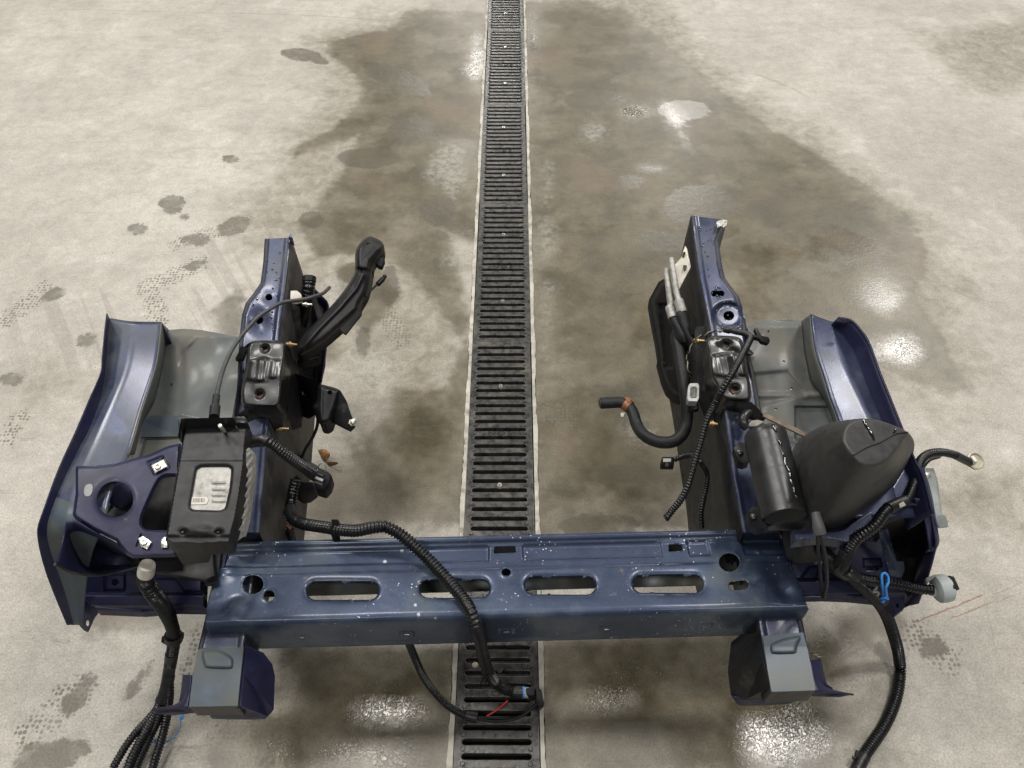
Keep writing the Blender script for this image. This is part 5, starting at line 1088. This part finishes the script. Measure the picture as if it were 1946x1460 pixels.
# right front looms
RP = V('J', [(1440,362,.40),(1380,333,.42),(1300,316,.44),(1225,325,.45),(1175,365,.455),(1148,440,.46),(1125,520,.465),(1095,590,.465),(1040,630,.465),(985,650,.47),(945,690,.47),(900,755,.465),(840,800,.455),(780,840,.44),(740,900,.42),(715,970,.39),(690,1015,.36)])
c = RP[8]; t = thing('wiring_loom', W(c[0], c[1], 0), 'corrugated loom round the right headlamp opening ending in a pale bulb socket', 'wiring loom')
tube('loom_tube', RP, [.0062,.0062,.0062,.0068,.0072,.0074,.0082,.0088,.0085,.0085], COR, t, corr=.12, pitch=.005, sides=18)
tube('tape_wrap', V('J', [(1080,608,.47),(1030,630,.47),(975,655,.473)]), .0092, TAPE, t)
tube('wires', V('J', [(1290,345,.42),(1230,365,.42),(1190,410,.43),(1170,450,.44)]), .0020, BLKP, t, sides=8); tube('wires', V('J', [(1300,338,.43),(1220,355,.43),(1180,400,.44)]), .0016, simple('tan_wire', (.2,.17,.12), .5), t, sides=8)
tube('taped_tail', V('J', [(1380,333,.42),(1430,358,.405),(1470,378,.395)]), .0072, TAPE, t)
lathe('bulb_socket', W(*V('J', [(1492,372,.385)])[0]), (.15, -.35, .9), [(-.008, .009), (0, .0125), (.002, .0155), (.006, .0158), (.007, .013), (.004, .011), (.004, .002)], simple('cream_socket', (.50,.46,.36), .45), t, 28)
boxpx('socket_tab', V('J', [(1475,350,.40)])[0], V('J', [(1502,385,.40)])[0], .006, .012, WHITE, t, .001)
prism('white_tape_flag', V('J', [(1042,625,.485),(1070,612,.485),(1085,635,.48),(1050,650,.48)]), 0, .002, WHITE, t, .0005)
TP = V('M', [(330,262,.36),(380,310,.34),(430,355,.31),(500,420,.26),(560,490,.20),(600,570,.14),(630,660,.09),(655,750,.05),(668,850,.02),(664,930,.014),(648,1020,.013),(615,1120,.013),(570,1210,.013),(510,1300,.013),(455,1380,.013),(420,1460,.013)])
c = TP[8]; t = thing('wiring_loom', W(c[0], c[1], 0), 'long corrugated loom curving over the floor at the bottom right', 'wiring loom')
tube('loom_tube', TP, .0098, COR, t, corr=.12, pitch=.0052, sides=18)
tube('taped_end', V('M', [(452,1385,.014),(432,1420,.014),(405,1475,.014)]), .0112, TAPE, t)
tube('tie_tail', V('M', [(380,1395,.02),(400,1400,.02),(405,1365,.025),(418,1360,.025),(410,1395,.02)]), .003, TAPE, t)
t = loom('wiring_loom', 'slim loom behind the blue clip ending in a round grey lamp plug', 'J', [(790,1068,.34),(850,1085,.335),(920,1095,.33),(1000,1105,.33),(1080,1120,.33),(1160,1138,.33),(1245,1148,.33)], .0076)
lathe('lamp_plug', W(*V('J', [(1250,1148,.325)])[0]), (1, .12, .15), [(-.006, .008), (0, .010), (.003, .018), (.006, .0215), (.016, .0225), (.024, .0215), (.026, .019), (.027, .012), (.030, .011)], GREYP, t, 22)
prism('plug_latch', V('J', [(1205,1075,.35),(1260,1050,.35),(1270,1062,.35),(1225,1095,.345),(1215,1110,.34)]), 0, .006, GREYC, t, .001)
boxpx('plug_key', V('J', [(1345,1105,.345)])[0], V('J', [(1378,1112,.34)])[0], .022, .010, BLKD, t, .001); boxpx('plug_key', V('J', [(1318,1180,.32)])[0], V('J', [(1340,1170,.32)])[0], .006, .01, GREYP, t, .001)
bc = thing('blue_clip', W(1680,1110,.2), 'bright blue plastic wire clip crossing the slim loom at the right front corner', 'clip')
for seg in ([(556,300,.35),(565,284,.352),(582,286,.352),(595,305,.35),(598,340,.348)], [(556,300,.35),(560,360,.345),(568,400,.33),(562,460,.31)], [(598,340,.348),(582,370,.345),(585,410,.33),(590,440,.32)], [(555,435,.32),(575,430,.325),(595,440,.32)], [(560,460,.315),(575,445,.32)]):
    tube('clip_arm', V('M', seg), .0023, SKY, bc, sides=10)
t = thing('control_cable', W(1550,1050,.2), 'thin cable with grey rubber boot hanging in front of the black tank', 'cable')
tube('boot', V('J', [(540,680,.53),(552,740,.525),(566,808,.515)]), [.0062,.0068,.0085,.0088], simple('grey_boot', (.07,.07,.07), .5), t, sides=16)
tube('cable', V('J', [(568,812,.515),(585,880,.49),(600,960,.46),(606,1040,.43),(606,1120,.38),(588,1192,.30)]), .0028, RUB, t, sides=10)
tube('cable', V('J', [(548,800,.51),(552,850,.48),(556,920,.45),(565,1020,.42),(572,1100,.37),(575,1185,.30)]), .0024, RUB, t, sides=10)
t = thing('wiring_knot', W(1590,1070,.2), 'dark taped knot of wiring where the looms meet below the black tank', 'wiring')
tube('taped_knot', V('J', [(560,900,.36),(610,940,.37),(660,990,.36),(720,1035,.35),(790,1070,.34)]), [.010,.012,.016,.014,.010], TAPE, t); tube('taped_branch', V('J', [(720,900,.42),(700,960,.39),(660,1000,.36),(600,1010,.34)]), [.008,.009,.011,.008], TAPE, t)
tube('taped_branch', V('J', [(700,1010,.36),(750,1050,.34),(800,1090,.32)]), .0108, TAPE, t)
t = thing('steel_spring_clip', W(1655,1120,.2), 'bent grey wire clip under the blue plastic clip at the right front corner', 'clip')
tube('bent_wire', V('M', [(470,355,.30),(510,355,.30),(530,370,.30),(505,395,.29),(540,400,.29),(530,420,.285)]), .0022, ALU, t, sides=8)
# water beads on the rails and brackets
def beads(zone, n, zoff, seed):
    rg = np.random.default_rng(seed); bm = bmesh.new(); x0, y0 = np.min(zone, 0); x1, y1 = np.max(zone, 0); c = 0
    while c < n:
        x, y = rg.uniform(x0, x1), rg.uniform(y0, y1)
        if sdpoly(np.array([x]), np.array([y]), zone)[0] < 3: continue
        r = rg.uniform(.0010, .0024); M_ = __import__('mathutils').Matrix
        bmesh.ops.create_icosphere(bm, subdivisions=2, radius=r, matrix=M_.Translation(W(x, y, float(ZR(y))+zoff)) @ M_.Diagonal((1, rg.uniform(.8, 1.5), .6, 1))); c += 1
    me = bpy.data.meshes.new('m'); bm.to_mesh(me); bm.free(); link('water_beads', me, WATER, CL, 80)['kind'] = 'stuff'
wm, wnt, wb = newmat('water_film'); wb.inputs['Base Color'].default_value = (.03, .035, .06, 1); wb.inputs['Roughness'].default_value = .03; wb.inputs['Coat Weight'].default_value = 1; WATER = wm
beads(np.array([(506,470),(546,470),(540,560),(528,630),(462,640),(468,590),(498,540)]), 34, .0005, 1)
beads(np.array([(1322,425),(1362,430),(1376,520),(1400,570),(1412,630),(1355,630),(1335,500)]), 34, .0005, 2)
# ---- loose bits on the floor
def leaf():
    t = thing('dry_leaf', W(620,870,0), 'curled brown dead leaf on the floor beside the square black plug', 'leaf')
    a = V('D', [(797,375,.004),(825,365,.016),(860,372,.02),(882,395,.02),(878,425,.012),(850,455,.006),(830,445,.003),(812,410,.003)])
    b = V('D', [(860,455,.004),(885,462,.010),(920,460,.02),(945,468,.012),(920,485,.006),(885,490,.003),(862,475,.003)])
    for q in (a, b):
        c = np.mean([W(*p) for p in q], 0)+[0, 0, .006]; Q = crom([W(*p) for p in q], 4, True); n = len(Q)
        me = mesh([tuple(c)]+[tuple(p) for p in Q], [(0, i+1, (i+1) % n+1) for i in range(n)]); solid(link('leaf_blade', me, LEAF, t, 60), .0005, 0)
leaf()
t = lathe('pebble', W(903,1266,-.004), (0, 0, 1), [(0, .004), (.003, .0065), (.006, .006), (.008, .003)], simple('pale_stone', (.55,.50,.38), .7, bstr=.6), smooth=60, sides=9); tag(t, 'small pale pebble lodged in a slot of the nearest drain grate', 'pebble')
